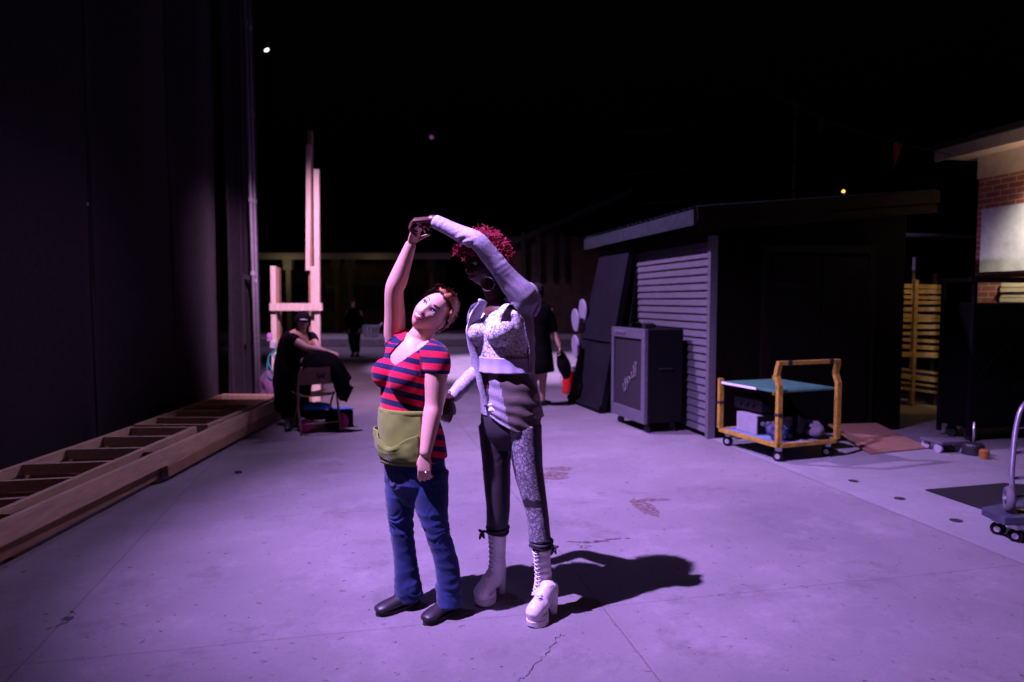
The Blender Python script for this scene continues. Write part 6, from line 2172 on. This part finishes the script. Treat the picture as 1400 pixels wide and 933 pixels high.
bm = hair_cap(hmF, 1.0, lambda d: d.z > 0.35 or (d.y < 0.1 and d.z > -0.5), lambda d: 0.014, 0.006, 6.0); bmesh.ops.solidify(bm, geom=list(bm.faces), thickness=-0.01); obj('hair', bm, M_BROWD, pf, smooth=True)
for px in (482.5, 489):
    g_ = V((P(px, 484, YF).x, YF, 0)); bm = NB()
    loft(bm, [g_ + V((0, .06, .05)), g_ + V((0, -.04, .05)), g_ + V((0, -.15, .035))], [(.04, .048), (.045, .045), (.04, .03)], side=V((1, 0, 0)), seg=12)
    for v in bm.verts: v.co.z = max(v.co.z, 0.002)
    obj('shoe', bm, M_BLKLEATHER, pf, smooth=True)

# figure in a black dress, mostly behind the taller dancer
YB = 10.3
BG = G(742, 555)
hmB = Matrix.Translation(P(735, 400, YB)) @ frame((0.5, 0.8, 0), (0, 0, 1))
bh = P(765, 474, YB - .05)
bm = simple_body([
    ([P(738, 490, YB), P(738, 465, YB), P(737, 440, YB), P(736, 422, YB), P(736, 414, YB)], [(.17, .13), (.15, .11), (.16, .12), (.18, .10), (.09, .07)], V((1, 0, 0))),
    ([P(736, 416, YB), P(735, 404, YB)], [.055, .055], None),
    ([P(751, 424, YB), P(758, 452, YB), bh], [.055, .045, .032], None),
    ([P(721, 424, YB), P(719, 452, YB), P(722, 478, YB - .05)], [.055, .045, .032], None),
    ([P(744, 490, YB), P(742, 522, YB), P(742, 551, YB)], [.09, .056, .036], None),
    ([P(731, 490, YB), P(730, 522, YB), P(729, 551, YB)], [.09, .056, .036], None)], hmB, 1.0, M_SKIN2,
    [(bh, V((0.2, -0.1, -1)), V((-1, 0, 0)), V((0, -1, 0)), dict(L=.17, curls=((30, 45, 30),) * 4)), (P(722, 478, YB - .05), V((0, -0.1, -1)), V((1, 0, 0)), V((0, -1, 0)), dict(L=.17))])
pb = obj('person', remesh(bm, 0.009, 3), M_SKIN2, loc=(BG.x, BG.y, 0), smooth=True)
tag(pb, 'bare-legged person in a black dress, mostly hidden behind the taller dancer', 'person')
bm = NB()
loft(bm, [P(739, 508, YB), P(738, 485, YB), P(738, 462, YB), P(737, 438, YB), P(736, 421, YB), P(736, 413, YB)], [(.22, .18), (.20, .155), (.165, .125), (.18, .135), (.20, .12), (.08, .08)], side=V((1, 0, 0)), seg=22, cap=0.2)
loft(bm, [P(748, 424, YB), P(754, 438, YB), P(758, 452, YB)], [.075, .065, .055], seg=12)
loft(bm, [P(724, 424, YB), P(719, 440, YB), P(719, 452, YB)], [.075, .065, .055], seg=12)
bm = remesh(bm, 0.012, 3); wrinkle(bm, lambda p: 0.010 * nz(p, 7)); obj('black_dress', bm, M_BLKCL, pb, smooth=True)
bm = hair_cap(hmB, 1.0, lambda d: d.z > 0.35 or (d.y < 0.1 and d.z > -0.6), lambda d: 0.018, 0.008, 6.0); bmesh.ops.solidify(bm, geom=list(bm.faces), thickness=-0.01); obj('hair', bm, M_BROWD, pb, smooth=True)
for px in (743, 730):
    g_ = V((P(px, 553, YB).x, YB, 0)); bm = NB()
    loft(bm, [g_ + V((-.04, -.05, .04)), g_ + V((.02, .02, .045)), g_ + V((.10, .10, .03))], [(.034, .042), (.04, .042), (.036, .026)], side=V((-.7, .7, 0)), seg=12)
    for v in bm.verts: v.co.z = max(v.co.z, 0.002)
    obj('shoe', bm, M_BLKLEATHER, pb, smooth=True)
# black cloth bag hanging from that hand
bm = NB()
rows = [(bh + V((0.02, -.02, -0.07)), (.035, .02)), (P(767, 486, YB - .05), (.07, .035)), (P(771, 500, YB - .05), (.10, .05)), (P(775, 516, YB - .05), (.055, .04))]
loft(bm, [q[0] for q in rows], [q[1] for q in rows], side=V((1, 0, 0)), seg=18, sub=5, cap=0.7)
wrinkle(bm, lambda p: 0.012 * nz(p, 10))
tag(obj('cloth_bag', bm, M_BLKCL, loc=P(775, 518, YB - .05), smooth=True), 'limp black cloth bag hanging from the hand of the person in the black dress', 'bag')
# ------------------------------------------------------------------ light
def spot(name, loc, target, power, col, angle, blend=0.6, radius=0.08):
    l = bpy.data.lights.new(name, 'SPOT')
    l.energy = power; l.color = col
    l.spot_size = R(angle); l.spot_blend = blend; l.shadow_soft_size = radius
    o = bpy.data.objects.new(name, l); COL.objects.link(o)
    o.location = loc
    o.rotation_euler = (V(target) - V(loc)).to_track_quat('-Z', 'Y').to_euler()
    return o
VIO = (0.575, 0.34, 1.0)
PNK = (1.0, 0.52, 0.96)
spot('stage_spot_key', (-3.34, 1.72, 7.5), (0.85, 5.05, 0.0), 13600, VIO, 48, 1.0, 0.06)
spot('stage_spot_mid', (-3.3, 8.3, 7.4), (1.6, 9.4, 0.0), 6000, (0.66, 0.40, 1.0), 68, 1.0, 0.10)
spot('stage_spot_far', (-3.6, 15.0, 8.5), (0.3, 16.6, 0), 16000, (0.76, 0.48, 1.0), 50, 0.6, 0.12)
spot('stage_spot_back', (-6.0, 21.0, 8.5), (-3.0, 25.0, 0), 1800, (0.72, 0.46, 1.0), 90, 0.8, 0.12)
spot('pink_spot', (-1.6, 5.6, 6.0), (-2.95, 10.0, 1.9), 4200, PNK, 36, 0.8, 0.10)
spot('blue_spot', (-3.0, 5.2, 7.2), (-1.2, 4.6, 0.0), 300, (0.34, 0.26, 1.0), 64, 1.0, 0.15)
spot('wing_spill', (0.6, 11.5, 6.6), (-3.5, 4.9, 0.2), 1500, (0.76, 0.50, 1.0), 36, 1.0, 0.1)
spot('rose_fill', (5.0, -1.0, 4.2), (0.2, 3.5, 1.2), 60, (1.0, 0.30, 0.50), 60, 0.9, 0.3)
# warm yard lamps the place has: by the brick building, behind the slats, under the pavilion eave
def point(name, loc, power, col, radius=0.1):
    l = bpy.data.lights.new(name, 'POINT'); l.energy = power; l.color = col; l.shadow_soft_size = radius
    o = bpy.data.objects.new(name, l); COL.objects.link(o); o.location = loc
    return o
spot('porch_lamp', (6.3, 7.3, 3.4), (7.1, 8.3, 2.5), 1300, (1.0, 0.86, 0.72), 70, 0.8, 0.1)
spot('slat_lamp', (5.75, 9.1, 2.9), (5.95, 10.3, 1.0), 75, (1.0, 0.62, 0.25), 60, 0.8, 0.1)
spot('eave_lamp', (6.2, 7.0, 2.3), (6.75, 7.9, 3.4), 220, (1.0, 0.72, 0.55), 75, 0.9, 0.08)
point('pavilion_lamp', (-10.6, FY - 1.2, 3.0), 14, (1.0, 0.80, 0.5), 0.15)
point('pavilion_lamp', (-6.5, FY - 1.0, 3.0), 5, (1.0, 0.75, 0.45), 0.15)

w = bpy.data.worlds.new('World')
sc.world = w
w.use_nodes = True
nt = w.node_tree
sky = nt.nodes.new('ShaderNodeTexSky')
sky.sky_type = 'NISHITA'
sky.sun_disc = False
sky.sun_elevation = R(-4)
sky.sun_rotation = R(200)
nt.links.new(sky.outputs['Color'], nt.nodes['Background'].inputs['Color'])
nt.nodes['Background'].inputs['Strength'].default_value = 0.02

sc.view_settings.view_transform = 'Standard'
sc.view_settings.look = 'None'
sc.view_settings.exposure = 0
sc.view_settings.gamma = 1
sc.view_settings.use_curve_mapping = False
sc.cycles.use_denoising = True
sc.cycles.max_bounces = 6
sc.cycles.sample_clamp_indirect = 4
